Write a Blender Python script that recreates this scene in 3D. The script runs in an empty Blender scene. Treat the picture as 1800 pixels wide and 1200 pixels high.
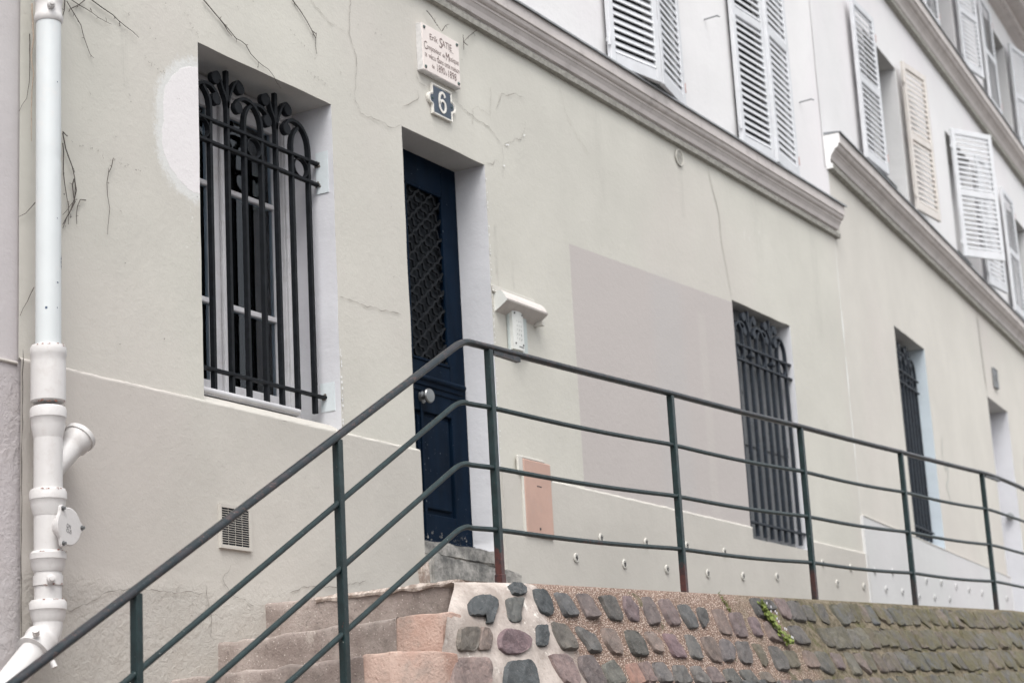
import bpy, bmesh, math, random
from mathutils import Vector, Matrix, noise
random.seed(7)
R = math.radians
scn = bpy.context.scene
COL = scn.collection
EYE = 1.6                      # metres from the street up to the eye level the heights below are measured from
pi = math.pi

# ------------------------------------------------------------------ materials
class NT:
    def __init__(s, name):
        s.m = bpy.data.materials.new(name); s.m.use_nodes = True
        s.t = s.m.node_tree; s.t.nodes.clear()
        s.out = s.t.nodes.new('ShaderNodeOutputMaterial')
        s.b = s.t.nodes.new('ShaderNodeBsdfPrincipled')
        s.t.links.new(s.b.outputs[0], s.out.inputs[0])
        s.tc = s.t.nodes.new('ShaderNodeTexCoord')
        s.co = s.tc.outputs['Object']
        s.xyz = None
    def put(s, sock, v):
        if isinstance(v, bpy.types.NodeSocket): s.t.links.new(v, sock)
        elif v is not None:
            if isinstance(v, (tuple, list)) and len(v) == 3 and sock.type == 'RGBA': v = (*v, 1)
            sock.default_value = v
    def sep(s):
        if not s.xyz:
            n = s.t.nodes.new('ShaderNodeSeparateXYZ'); s.put(n.inputs[0], s.co); s.xyz = n
        return s.xyz.outputs
    def math(s, op, a, b=None, c=None):
        n = s.t.nodes.new('ShaderNodeMath'); n.operation = op
        s.put(n.inputs[0], a); s.put(n.inputs[1], b)
        if c is not None: s.put(n.inputs[2], c)
        return n.outputs[0]
    def add(s, a, b): return s.math('ADD', a, b)
    def mul(s, a, b): return s.math('MULTIPLY', a, b)
    def sub(s, a, b): return s.math('SUBTRACT', a, b)
    def noise(s, scale, detail=4, rough=.55, dist=0, co=None, col=False):
        n = s.t.nodes.new('ShaderNodeTexNoise'); n.inputs['Scale'].default_value = scale
        n.inputs['Detail'].default_value = detail; n.inputs['Roughness'].default_value = rough
        n.inputs['Distortion'].default_value = dist; s.put(n.inputs['Vector'], co or s.co)
        return n.outputs['Color' if col else 'Fac']
    def vor(s, scale, feat='F1', out='Distance', co=None, rnd=1):
        n = s.t.nodes.new('ShaderNodeTexVoronoi'); n.feature = feat; n.inputs['Scale'].default_value = scale
        n.inputs['Randomness'].default_value = rnd
        s.put(n.inputs['Vector'], co or s.co); return n.outputs[out]
    def mapp(s, scale=(1, 1, 1), co=None, rot=(0, 0, 0)):
        n = s.t.nodes.new('ShaderNodeMapping'); n.inputs['Scale'].default_value = scale
        n.inputs['Rotation'].default_value = rot
        s.put(n.inputs['Vector'], co or s.co); return n.outputs[0]
    def ss(s, v, a, b, lo=0., hi=1.):
        n = s.t.nodes.new('ShaderNodeMapRange'); n.interpolation_type = 'SMOOTHSTEP'
        s.put(n.inputs[0], v); n.inputs[1].default_value = a; n.inputs[2].default_value = b
        n.inputs[3].default_value = lo; n.inputs[4].default_value = hi
        return n.outputs[0]
    def mix(s, f, a, b, typ='MIX'):
        n = s.t.nodes.new('ShaderNodeMix'); n.data_type = 'RGBA'; n.blend_type = typ
        s.put(n.inputs[0], f); s.put(n.inputs[6], a); s.put(n.inputs[7], b); return n.outputs[2]
    def bump(s, h, dist, strength=1., prev=None):
        n = s.t.nodes.new('ShaderNodeBump'); n.inputs['Distance'].default_value = dist
        n.inputs['Strength'].default_value = strength; s.put(n.inputs['Height'], h)
        if prev is not None: s.put(n.inputs['Normal'], prev)
        return n.outputs[0]
    def fin(s, col, rough=.9, nrm=None, spec=.3, metal=0, **k):
        s.put(s.b.inputs['Base Color'], col); s.put(s.b.inputs['Roughness'], rough)
        s.put(s.b.inputs['Specular IOR Level'], spec); s.put(s.b.inputs['Metallic'], metal)
        if nrm is not None: s.put(s.b.inputs['Normal'], nrm)
        for a, v in k.items(): s.put(s.b.inputs[a.replace('_', ' ')], v)
        return s.m
    def inside(s, x0, x1, z0, z1, soft=.01, x=None, z=None):
        o = s.sep(); x = x or o[0]; z = z or o[2]
        a = s.mul(s.ss(x, x0 - soft, x0 + soft), s.ss(x, x1 - soft, x1 + soft, 1, 0))
        b = s.mul(s.ss(z, z0 - soft, z0 + soft), s.ss(z, z1 - soft, z1 + soft, 1, 0))
        return s.mul(a, b)

def plaster(name, base, var=.06, lower=None, rough_z=None, patches=False, seam=None, stain=.5):
    n = NT(name); o = n.sep()
    dark = tuple(c * (1 - var * 1.6) for c in base); light = tuple(min(1, c * (1 + var)) for c in base)
    big = n.noise(.9, 5, .6); med = n.noise(7, 5, .65); fine = n.noise(70, 3, .6)
    c = n.mix(n.ss(big, .3, .7), dark, light)
    c = n.mix(n.mul(n.ss(med, .45, .75), .35), c, tuple(v * .93 for v in base))
    # rose tinge drifting through the limewash
    c = n.mix(n.mul(n.ss(n.noise(.55, 3, .5, co=n.mapp((1, 1, .6))), .48, .66), .45), c, (base[0] * 1.0, base[1] * .955, base[2] * .985))
    streak = n.noise(3.2, 5, .7, co=n.mapp((2.2, 2, .22)))
    c = n.mix(n.mul(n.ss(streak, .55, .8), .32 * stain), c, tuple(v * .8 for v in base))
    spots = n.ss(n.noise(42, 2, .5), .69, .76)
    c = n.mix(n.mul(spots, n.mul(n.ss(n.noise(2.2, 3), .5, .62), .3)), c, tuple(v * .6 for v in base))
    chips = n.ss(n.noise(33, 3, .6, co=n.mapp((1, 1, 1.3))), .71, .75)
    c = n.mix(n.mul(chips, n.mul(n.ss(n.noise(1.7, 3), .55, .65), .5)), c, (.78, .78, .76))
    if patches:
        wob = n.mul(n.sub(n.noise(9, 4), .5), .05)
        zz = n.sub(o[2], n.mul(o[0], .042))
        m1 = n.inside(10.21, 12.7, 1.0, 2.957, .006, x=n.add(o[0], n.mul(wob, .25)), z=n.add(zz, n.mul(wob, .1)))
        c = n.mix(n.mul(m1, .9), c, (base[0] * .835, base[1] * .79, base[2] * .845))
        m2 = n.inside(11.3, 11.75, .9, 2.957, .1, z=zz)
        c = n.mix(n.mul(m2, .3), c, (base[0] * .8, base[1] * .82, base[2] * .9))
        m3 = n.inside(12.0, 12.12, 1.9, 3.3, .03)
        c = n.mix(n.mul(m3, .25), c, (base[0] * .98, base[1] * .96, base[2] * .98))
        # repair next to the first window
        ex = n.math('DIVIDE', n.sub(o[0], 6.74), .30); ez = n.math('DIVIDE', n.sub(n.add(o[2], n.mul(n.sub(o[0], 6.72), -.12)), 3.14), .315)
        r = n.math('SQRT', n.add(n.math('POWER', n.math('ABSOLUTE', ex), 2.4), n.math('POWER', n.math('ABSOLUTE', ez), 2.6)))
        r = n.add(r, n.mul(n.sub(n.noise(6, 5, .65), .5), .34))
        rr = n.add(r, n.mul(n.sub(n.noise(30, 6, .8), .5), .75))
        left = n.ss(o[0], 7.0, 7.05, 1, 0)
        halo = n.mul(n.mul(n.ss(rr, 1.05, 1.25, 1, 0), left), .72)
        c = n.mix(halo, c, (.69, .70, .69))
        core = n.mul(n.ss(r, .96, .985, 1, 0), left)
        c = n.mix(core, c, (.74, .715, .715))
        for sx, sz0, sz1, sw, sa in ((9.32, 2.97, 3.30, .018, .30), (9.50, 2.95, 3.12, .012, .25), (11.90, 3.95, 4.34, .03, .22), (8.47, 1.2, 1.84, .03, .18), (7.80, 1.2, 1.84, .05, .15), (6.2, 3.2, 3.55, .02, .18), (10.7, 3.7, 4.45, .05, .14), (13.2, 3.9, 4.45, .09, .12), (14.3, 3.5, 4.45, .06, .16), (9.62, 1.05, 1.5, .06, .16), (6.86, .95, 1.2, .05, .18)):
            xw = n.add(o[0], n.mul(n.sub(n.noise(6, 3), .5), .05))
            c = n.mix(n.mul(n.mul(n.inside(sx - sw, sx + sw, sz0, sz1, sw * .7, x=xw), n.ss(n.noise(16, 5, .75, co=n.mapp((3, 1, .35))), .38, .62)), sa * 1.6), c, tuple(v * .68 for v in base))
        # flaked pale scuffs
        sc = n.ss(n.noise(26, 5, .75), .6, .68)
        m4 = n.mul(sc, n.mul(n.inside(6.6, 6.75, 2.5, 2.85, .05), .7))
        c = n.mix(m4, c, (.75, .75, .74))
        m5 = n.mul(n.ss(n.noise(24, 4, .7), .55, .64), n.mul(n.inside(12.9, 13.35, 3.95, 4.2, .08), .5))
        c = n.mix(m5, c, (.68, .67, .64))
    if rough_z:
        low = n.ss(n.add(o[2], n.mul(n.sub(n.noise(3), .5), .3)), rough_z - .06, rough_z + .08, 1, 0)
        dirt = n.mul(low, n.mul(n.ss(n.noise(5, 5, .7), .42, .7), .4))
        c = n.mix(dirt, c, (base[0] * .86, base[1] * .82, base[2] * .80))
    if lower:
        c = n.mix(n.ss(o[2], lower[0] - .004, lower[0] + .004, 1, 0), c, lower[1])
    h = n.add(n.mul(fine, .5), n.mul(n.noise(22, 4, .6), 1.0))
    trowel = n.noise(14, 5, .7, .6, co=n.mapp((1, 1, 2.5), rot=(0, .5, 0)))
    nb = n.bump(h, .0024, .8)
    nb = n.bump(trowel, .0014, .45, nb)
    if rough_z:
        lumps = n.vor(38, 'SMOOTH_F1')
        nb = n.bump(n.mul(n.mul(low, n.noise(30, 6, .7, .5)), 1.0), .0095, 1.0, nb)
    if patches:
        nb = n.bump(core, .0012, .5, nb)
    return n.fin(c, .92, nb, .15)

BEIGE = (.565, .551, .498)
M = {}
M['wall'] = plaster('beige_plaster', BEIGE, .045, rough_z=1.02, patches=True)
M['plinth'] = plaster('plinth_plaster', tuple(v * .955 for v in (.545, .522, .478)), .05, rough_z=1.02)
M['upper'] = plaster('pale_upper_plaster', (.72, .712, .712), .03, stain=.8)
M['left'] = plaster('rose_grey_plaster', (.53, .505, .505), .05, rough_z=1.85)
M['wall2'] = plaster('warm_beige_plaster', (.61, .585, .535), .04)
M['plinth2'] = plaster('pale_grey_plinth', (.62, .62, .615), .03)
M['reveal'] = plaster('lilac_grey_reveal_plaster', (.615, .62, .645), .06, stain=.7)
M['ledge'] = plaster('chalky_lit_ledge_plaster', (.55, .53, .485), .05)  # lighter than the plinth: chalky edge with the light it catches painted in
M['soffit'] = plaster('shaded_grey_soffit_plaster', (.44, .435, .42), .06)  # grey plaster darkened so the shade under the lintels is in the colour
M['reveal_blue'] = plaster('pale_blue_reveal_plaster', (.56, .63, .68), .03)
M['upper_reveal'] = plaster('upper_reveal', (.60, .60, .60), .04)

def simple(name, base, rough=.6, var=.12, scale=12, bump=.0, bscale=60, spec=.4, metal=0, dirt=None, dirtamt=.4):
    n = NT(name); f = n.noise(scale, 5, .6)
    c = n.mix(n.ss(f, .3, .7), tuple(v * (1 - var) for v in base), tuple(min(1, v * (1 + var)) for v in base))
    if dirt:
        c = n.mix(n.mul(n.ss(n.noise(scale * 1.7, 6, .75), .52, .68), dirtamt), c, dirt)
    nb = n.bump(n.noise(bscale, 4, .6), bump) if bump else None
    rg = n.add(rough - .08, n.mul(n.noise(scale * 2, 3), .16))
    return n.fin(c, rg, nb, spec, metal)

M['cornice'] = simple('mauve_grey_moulding_paint', (.57, .53, .51), .85, .06, 5, .0015, 40, .2, dirt=(.30, .275, .26), dirtamt=.35)
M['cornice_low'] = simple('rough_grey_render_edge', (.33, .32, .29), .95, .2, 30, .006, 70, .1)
M['zinc'] = simple('dull_zinc', (.24, .25, .26), .6, .15, 14, .001, 40, .4, .3)
M['white_end'] = simple('white_end_paint', (.74, .74, .73), .7, .05, 14, .001)
M['shutter'] = simple('white_shutter_paint', (.60, .61, .63), .6, .05, 9, .0006, 80, .35, dirt=(.55, .54, .52), dirtamt=.25)
M['shutter_worn'] = simple('worn_cream_shutter_paint', (.62, .585, .55), .7, .05, 9, .0006, 80, .3, dirt=(.52, .40, .35), dirtamt=.45)
M['iron'] = simple('black_painted_iron', (.009, .0105, .013), .6, .3, 30, .0006, 90, .16, dirt=(.022, .025, .029), dirtamt=.6)
M['iron_blue'] = simple('blue_black_painted_iron', (.016, .022, .031), .6, .3, 30, .0005, 90, .45)
M['woodwhite'] = simple('white_window_paint', (.60, .595, .61), .5, .06, 10, .0005, 60, .4, dirt=(.42, .39, .37), dirtamt=.35)
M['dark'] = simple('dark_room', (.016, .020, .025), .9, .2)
M['navy_frame'] = None
M['stone'] = None
M['pvc'] = simple('white_painted_pipe', (.59, .62, .625), .38, .025, 6, .0007, 30, .45, dirt=(.66, .64, .62), dirtamt=.35)
M['pvc_low'] = simple('grimy_white_pipe_paint', (.60, .585, .575), .45, .03, 9, .0009, 45, .4, dirt=(.48, .44, .42), dirtamt=.35)
M['grime'] = simple('grime', (.12, .11, .10), .95, .3, 40)
M['rustspot'] = simple('rust', (.22, .08, .05), .9, .3, 60)
M['keypad'] = simple('cream_metal_keypad', (.66, .67, .64), .45, .04, 20, 0, 60, .4)
M['keypad_back'] = simple('grey_green_back_plate', (.48, .53, .52), .55, .06, 20)
M['canopy'] = simple('rosy_cream_plaster_paint', (.60, .56, .53), .75, .06, 14, .0012, 60, .2, dirt=(.46, .42, .40), dirtamt=.4)
M['ink'] = simple('dark_marking', (.05, .05, .055), .8, .1)
M['ink_brown'] = simple('brown_letter_paint', (.10, .055, .05), .8, .1)
M['ink_blue'] = simple('faded_blue_ink', (.07, .10, .16), .8, .2, 60)
M['marble'] = simple('pale_pink_marble', (.74, .67, .63), .45, .035, 14, .0003, 60, .4)
M['marble_edge'] = simple('weathered_plaque_edge', (.62, .61, .60), .7, .08, 40, .001)
M['enamel_blue'] = simple('slate_blue_enamel', (.032, .052, .080), .4, .08, 12, 0, 50, .5)
M['enamel_white'] = simple('cream_enamel', (.74, .72, .67), .45, .05, 14, 0, 50, .4, dirt=(.60, .46, .38), dirtamt=.3)
M['bolt'] = simple('green_tarnished_bolt', (.055, .09, .085), .5, .2, 60, 0, 50, .5, .5)
M['salmon'] = simple('salmon_painted_metal', (.50, .335, .275), .6, .05, 9, .0004, 50, .3, dirt=(.44, .34, .30), dirtamt=.3)
M['twig'] = simple('dead_twig_bark', (.09, .078, .07), .95, .3, 80)
M['twig_tan'] = simple('tan_dry_stem', (.40, .33, .27), .95, .15, 60)
M['leaf'] = simple('yellow_green_leaf', (.19, .235, .06), .6, .35, 60, 0, 60, .3)
M['petal'] = simple('white_petal', (.80, .78, .84), .7, .04)
M['crack'] = simple('crack_shade', (.27, .25, .225), .95, .2, 60)
M['crack_soft'] = simple('hairline_crack', (.40, .375, .335), .95, .15, 60)
M['chip'] = simple('bare_white_plaster_chip', (.80, .80, .79), .9, .03, 60)
M['plug'] = simple('cream_plug_paint', (.56, .545, .50), .7, .04, 40)
M['steel'] = simple('dull_steel', (.22, .225, .225), .34, .08, 20, 0, 40, .5, .85, dirt=(.2, .2, .2), dirtamt=.4)
M['faint'] = simple('faded_spray_line', (.50, .52, .50), .95, .05)
M['bluegrey_patch'] = simple('pale_blue_filler', (.62, .67, .69), .9, .03, 30, .0008)
M['shutter_wood'] = None
M['roof'] = simple('dark_slate', (.05, .055, .065), .7, .2, 20)
M['hinge'] = simple('rusty_pink_hinge', (.42, .27, .25), .8, .2, 60)
M['curtain'] = None

def mk_special():
    # navy door gloss with chipped foot
    n = NT('navy_door_paint'); o = n.sep()
    f = n.noise(6, 5, .6, co=n.mapp((1.5, 1.5, .4)))
    c = n.mix(n.ss(f, .3, .7), (.0018, .0068, .016), (.0028, .011, .026))
    chip = n.mul(n.ss(n.noise(38, 5, .7), .60, .63), n.ss(o[2], 1.46, 1.56, 1, 0))
    c = n.mix(chip, c, (.30, .29, .27))
    tiny = n.mul(n.ss(n.noise(75, 2, .5), .735, .75), .7)
    c = n.mix(tiny, c, (.22, .25, .28))
    M['navy'] = n.fin(c, n.add(.50, n.mul(n.noise(9, 4), .25)), n.bump(n.noise(50, 3, .6, co=n.mapp((1, 1, .3))), .0006), .07)
    # railing paint: dark blue-green over rust at the post feet
    n = NT('green_black_rail_paint'); o = n.sep()
    z = n.sub(n.sub(o[2], n.mul(o[0], .0410)), .69)          # height above the coping
    c = n.mix(n.ss(n.noise(20, 5, .6), .35, .7), (.006, .0175, .019), (.011, .030, .032))
    rust = n.ss(n.add(z, n.mul(n.sub(n.noise(11, 5, .7), .5), .35)), .12, .17, 1, 0)
    rc = n.mix(n.ss(n.noise(24, 5, .7), .4, .65), (.075, .024, .020), (.028, .016, .018))
    c = n.mix(n.mul(rust, n.mul(n.ss(o[0], 6.8, 6.9), n.ss(o[0], 10, 12, 1, .3))), c, rc)
    sp = n.mul(n.ss(n.noise(60, 4, .7), .66, .7), .8)
    c = n.mix(sp, c, (.09, .035, .028))
    fl = n.mul(n.ss(n.noise(85, 3, .6), .70, .73), .6)
    c = n.mix(fl, c, (.30, .33, .32))
    nb = n.bump(n.noise(48, 4, .65), .0013)
    M['rail'] = n.fin(c, n.add(.26, n.mul(n.noise(30, 3), .3)), nb, .5)
    n = NT('worn_handrail_paint')
    c = n.mix(n.ss(n.noise(13, 5, .7), .42, .6), (.018, .027, .032), (.034, .034, .039))
    c = n.mix(n.mul(n.ss(n.noise(34, 5, .75), .56, .64), .8), c, (.10, .062, .055))
    c = n.mix(n.mul(n.ss(n.noise(95, 3, .7), .66, .70), .6), c, (.22, .25, .26))
    M['handrail'] = n.fin(c, n.add(.22, n.mul(n.noise(24, 3), .3)), n.bump(n.noise(60, 3), .0008), .5, .25)
    # steps: exposed aggregate in rosy mortar
    n = NT('rosy_aggregate_step'); o = n.sep()
    c = n.mix(n.ss(n.noise(4, 5, .7), .35, .68), (.26, .215, .195), (.40, .345, .315))
    grit = n.ss(n.vor(75), .14, .26, 1, 0)
    gm = n.ss(n.noise(90, 1), .50, .60)
    c = n.mix(n.mul(n.mul(grit, gm), .9), c, (.72, .66, .60))
    c = n.mix(n.mul(n.ss(n.noise(60, 3), .6, .68), .5), c, (.13, .105, .10))
    c = n.mix(n.mul(n.ss(n.noise(2.6, 6, .75), .47, .68), .65), c, (.17, .15, .135))
    c = n.mix(n.mul(n.ss(n.noise(6.5, 6, .8), .58, .66), .6), c, (.46, .41, .37))
    nb = n.bump(n.add(n.mul(n.noise(120, 3), .5), n.noise(25, 5, .7)), .005)
    M['step'] = n.fin(c, .95, nb, .15)
    n = NT('pink_render')
    c = n.mix(n.ss(n.noise(5, 5, .6), .35, .65), (.36, .235, .19), (.48, .355, .30))
    c = n.mix(n.mul(n.ss(n.noise(3.4, 6, .8), .47, .66), .75), c, (.30, .255, .225))
    c = n.mix(n.mul(n.ss(n.noise(8, 6, .8), .60, .68), .6), c, (.56, .48, .42))
    c = n.mix(n.mul(n.ss(n.noise(75, 2), .64, .7), .6), c, (.25, .16, .13))
    M['pink'] = n.fin(c, .95, n.bump(n.add(n.noise(85, 3), n.noise(14, 5, .7)), .005), .15)
    n = NT('grey_step_stone')
    c = n.mix(n.ss(n.noise(7, 6, .75), .35, .65), (.13, .13, .125), (.40, .385, .36))
    M['stone'] = n.fin(c, .92, n.bump(n.noise(30, 6, .7), .008), .2)
    n = NT('crumbling_pale_mortar')
    c = n.mix(n.ss(n.noise(22, 6, .75), .42, .62), (.36, .29, .25), (.70, .62, .56))
    M['mortar_edge'] = n.fin(c, .95, n.bump(n.noise(60, 5, .75), .012), .1)
    # retaining wall mortar: pale and smooth at the corner, pink gravel, then moss
    n = NT('cobble_wall_mortar'); o = n.sep()
    grav = n.vor(120, 'F1', 'Color'); gs = n.t.nodes.new('ShaderNodeSeparateColor'); n.put(gs.inputs[0], grav)
    gd = n.vor(120, 'F1')
    gc = n.mix(n.ss(gs.outputs[0], .1, .95), (.36, .25, .20), (.76, .64, .56))
    gc = n.mix(n.ss(gd, .28, .6), gc, (.20, .14, .11))
    sm = n.mix(n.ss(n.noise(4, 5, .7), .38, .62), (.34, .295, .265), (.53, .47, .43))
    sm = n.mix(n.mul(n.ss(n.noise(11, 6, .75), .55, .62), n.ss(n.noise(2.6, 2), .47, .56)), sm, (.76, .72, .67))
    sm = n.mix(n.mul(n.ss(n.noise(95, 2), .60, .68), .5), sm, (.30, .23, .20))
    wx = n.add(o[0], n.mul(n.sub(n.noise(4, 4, .6), .5), .6))
    c = n.mix(n.ss(wx, 7.42, 7.5), sm, gc)
    mo = n.mix(n.ss(n.noise(30, 5, .7), .35, .65), (.095, .085, .055), (.24, .205, .15))
    mo = n.mix(n.mul(n.ss(n.noise(9, 4, .7), .52, .66), .6), mo, (.095, .105, .035))
    mossx = n.add(n.ss(n.add(o[0], n.mul(n.sub(n.noise(3.2, 4, .6), .5), 2.2)), 9.3, 10.4), n.mul(n.ss(n.noise(5, 4, .7), .60, .66), n.ss(o[0], 7.9, 8.3)))
    c = n.mix(n.math('MINIMUM', mossx, .92), c, mo)
    nb = n.bump(n.mul(n.ss(gd, 0, .6, 1, 0), n.ss(wx, 7.4, 7.5, .08, 1)), .008, .8)
    nb = n.bump(n.noise(20, 5, .7), .008, .7, nb)
    M['mortar'] = n.fin(c, .95, nb, .15)
    # cobbles with per-stone colour
    n = NT('cobble_stone'); o = n.sep()
    a = n.t.nodes.new('ShaderNodeAttribute'); a.attribute_name = 'tint'
    c = n.mix(n.mul(n.ss(n.noise(28, 6, .7), .4, .7), .6), a.outputs['Color'], n.mix(1, a.outputs['Color'], (1.55, 1.45, 1.4), 'MULTIPLY'))
    c = n.mix(n.mul(n.ss(n.noise(12, 6, .75), .50, .66), .5), c, n.mix(1, a.outputs['Color'], (.5, .52, .55), 'MULTIPLY'))
    c = n.mix(n.mul(n.ss(n.noise(85, 3, .7), .62, .68), .35), c, (.42, .38, .34))
    moss = n.mul(n.ss(n.noise(10, 6, .75), .36, .60), n.ss(n.add(o[0], n.mul(n.sub(n.noise(2), .5), 3)), 9.4, 12.2, .0, .9))
    c = n.mix(moss, c, (.135, .122, .070))
    nb = n.bump(n.noise(9, 5, .7, co=n.mapp((3.2, 1, 1))), .010, .6)
    nb = n.bump(n.noise(34, 7, .75, .4), .014, 1.0, nb)
    M['cobble'] = n.fin(c, n.add(.62, n.mul(n.noise(20), .3)), nb, .3)
    n = NT('street_cobbles')
    c = n.mix(n.ss(n.noise(3), .3, .7), (.12, .115, .11), (.20, .19, .18))
    M['street'] = n.fin(c, .85, n.bump(n.vor(8), .02), .3)
    # grey shutter panel behind the grille
    n = NT('peeling_grey_wood')
    f = n.noise(5, 6, .7, co=n.mapp((8, 8, .5)))
    c = n.mix(n.ss(f, .35, .65), (.13, .14, .15), (.21, .215, .22))
    c = n.mix(n.ss(n.noise(9, 5, .7, co=n.mapp((2, 2, .7))), .60, .64), c, (.055, .062, .055))
    M['shutter_wood'] = n.fin(c, .8, n.bump(n.noise(30, 4, co=n.mapp((2, 2, .4))), .001), .3)
    # net curtain with a square grid
    n = NT('grid_net_curtain'); o = n.sep()
    gx = n.math('FRACT', n.mul(o[0], 21)); gz = n.math('FRACT', n.mul(o[2], 24))
    ln = n.math('MAXIMUM', n.ss(gx, .10, .2, 1, 0), n.ss(gz, .14, .24, 1, 0))
    c = n.mix(ln, n.mix(n.noise(9, 4), (.33, .335, .32), (.40, .40, .385)), (.10, .11, .12))
    M['curtain'] = n.fin(c, .9, None, .2)
    n = NT('window_glass')
    g = n.t.nodes.new('ShaderNodeBsdfGlossy'); g.inputs['Roughness'].default_value = .02; g.inputs['Color'].default_value = (.9, .95, 1, 1)
    t = n.t.nodes.new('ShaderNodeBsdfTransparent'); t.inputs['Color'].default_value = (.75, .8, .82, 1)
    fr = n.t.nodes.new('ShaderNodeFresnel'); fr.inputs['IOR'].default_value = 1.45
    mx = n.t.nodes.new('ShaderNodeMixShader'); n.put(mx.inputs[0], fr.outputs[0]); n.put(mx.inputs[1], t.outputs[0]); n.put(mx.inputs[2], g.outputs[0])
    n.put(n.out.inputs[0], mx.outputs[0]); M['glass'] = n.m
mk_special()

# ------------------------------------------------------------------ mesh helpers
class MB:
    def __init__(s): s.v = []; s.f = []; s.mi = []; s.mat = 0; s.smooth = []; s.sm = False; s.cols = None; s.tint = None
    def vert(s, p): s.v.append(tuple(p)); return len(s.v) - 1
    def face(s, idx): s.f.append(tuple(idx)); s.mi.append(s.mat); s.smooth.append(s.sm)
    def poly(s, pts): s.face([s.vert(p) for p in pts])
    def box(s, x0, x1, y0, y1, z0, z1):
        P = [(x0, y0, z0), (x1, y0, z0), (x1, y1, z0), (x0, y1, z0), (x0, y0, z1), (x1, y0, z1), (x1, y1, z1), (x0, y1, z1)]
        b = len(s.v); s.v += P
        for q in ((3, 2, 1, 0), (4, 5, 6, 7), (0, 1, 5, 4), (1, 2, 6, 5), (2, 3, 7, 6), (3, 0, 4, 7)): s.face([b + i for i in q])
    def bbox(s, x0, x1, y0, y1, z0, z1, c=.003):
        """box with chamfered edges (along all edges, 45 degrees)"""
        bm = bmesh.new(); bmesh.ops.create_cube(bm, size=1)
        for v in bm.verts: v.co = Vector(((x0 + x1) / 2 + v.co.x * (x1 - x0), (y0 + y1) / 2 + v.co.y * (y1 - y0), (z0 + z1) / 2 + v.co.z * (z1 - z0)))
        bmesh.ops.bevel(bm, geom=list(bm.edges), offset=c, segments=1, affect='EDGES')
        s.addbm(bm); bm.free()
    def addbm(s, bm, mtx=None):
        b = len(s.v); bm.verts.index_update()
        for v in bm.verts: s.v.append(tuple(mtx @ v.co if mtx else v.co))
        for f in bm.faces: s.face([b + v.index for v in f.verts])
    def loft(s, rings, closed=True, caps=True):
        n = len(rings[0]); idx = [[s.vert(p) for p in r] for r in rings]
        for a, b in zip(idx, idx[1:]):
            for i in range(n if closed else n - 1):
                j = (i + 1) % n; s.face((a[i], a[j], b[j], b[i]))
        if caps and closed:
            sm = s.sm; s.sm = False; s.face(idx[0][::-1]); s.face(idx[-1]); s.sm = sm
    def tube(s, pts, r, seg=10, caps=True, ell=None, up=None):
        pts = [Vector(p) for p in pts]; rings = []
        prev = None
        for i, p in enumerate(pts):
            d = (pts[min(i + 1, len(pts) - 1)] - pts[max(i - 1, 0)]).normalized()
            if up is not None: a = Vector(up) - d * d.dot(Vector(up)); a.normalize()
            elif prev is None:
                a = d.orthogonal().normalized()
            else: a = (prev - d * prev.dot(d)).normalized()
            prev = a; b = d.cross(a)
            rr = r[i] if isinstance(r, (list, tuple)) else r
            e = ell or (1, 1)
            rings.append([p + a * (math.cos(2 * pi * k / seg) * rr * e[0]) + b * (math.sin(2 * pi * k / seg) * rr * e[1]) for k in range(seg)])
        s.loft(rings, True, caps)
    def lathe(s, c, axis, prof, seg=28, caps=True):
        """prof: (distance along axis, radius)"""
        c = Vector(c); ax = Vector(axis).normalized(); a = ax.orthogonal().normalized(); b = ax.cross(a)
        s.loft([[c + ax * h + (a * math.cos(2 * pi * k / seg) + b * math.sin(2 * pi * k / seg)) * max(r, 1e-4) for k in range(seg)] for h, r in prof], True, caps)
    def ribbon(s, pts, w, y0, y1):
        """flat bar bent in the x-z plane, width w, from depth y0 to y1"""
        P = [Vector((p[0], 0, p[1])) for p in pts]; rings = []
        for i, p in enumerate(P):
            d = (P[min(i + 1, len(P) - 1)] - P[max(i - 1, 0)]).normalized(); nrm = Vector((-d.z, 0, d.x)) * w / 2
            a, b = p + nrm, p - nrm
            rings.append([(a.x, y0, a.z), (b.x, y0, b.z), (b.x, y1, b.z), (a.x, y1, a.z)])
        s.loft(rings)
    def prism(s, pts, y0, y1):
        s.loft([[(x, y0, z) for x, z in pts], [(x, y1, z) for x, z in pts]])
    def strip(s, pts, w, y, jit=.3):
        """thin raised line on a wall facing -y"""
        P = [Vector((p[0], 0, p[1])) for p in pts]; L = []; Rr = []
        for i, p in enumerate(P):
            d = (P[min(i + 1, len(P) - 1)] - P[max(i - 1, 0)]).normalized(); nrm = Vector((-d.z, 0, d.x))
            ww = w / 2 * random.uniform(1 - jit, 1 + jit) * (.35 if i in (0, len(P) - 1) else 1)
            L.append(s.vert((p.x + nrm.x * ww, y, p.z + nrm.z * ww))); Rr.append(s.vert((p.x - nrm.x * ww, y, p.z - nrm.z * ww)))
        for i in range(len(P) - 1): s.face((L[i], Rr[i], Rr[i + 1], L[i + 1]))

def smooth_path(pts, n=6):
    """Catmull-Rom through the points"""
    P = [Vector(p) for p in pts]; P = [P[0] * 2 - P[1]] + P + [P[-1] * 2 - P[-2]]; out = []
    for i in range(1, len(P) - 2):
        for k in range(n):
            t = k / n; a, b, c, d = P[i - 1:i + 3]
            out.append(.5 * ((2 * b) + (c - a) * t + (2 * a - 5 * b + 4 * c - d) * t * t + (3 * b - a - 3 * c + d) * t ** 3))
    out.append(P[-2]); return out

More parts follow.
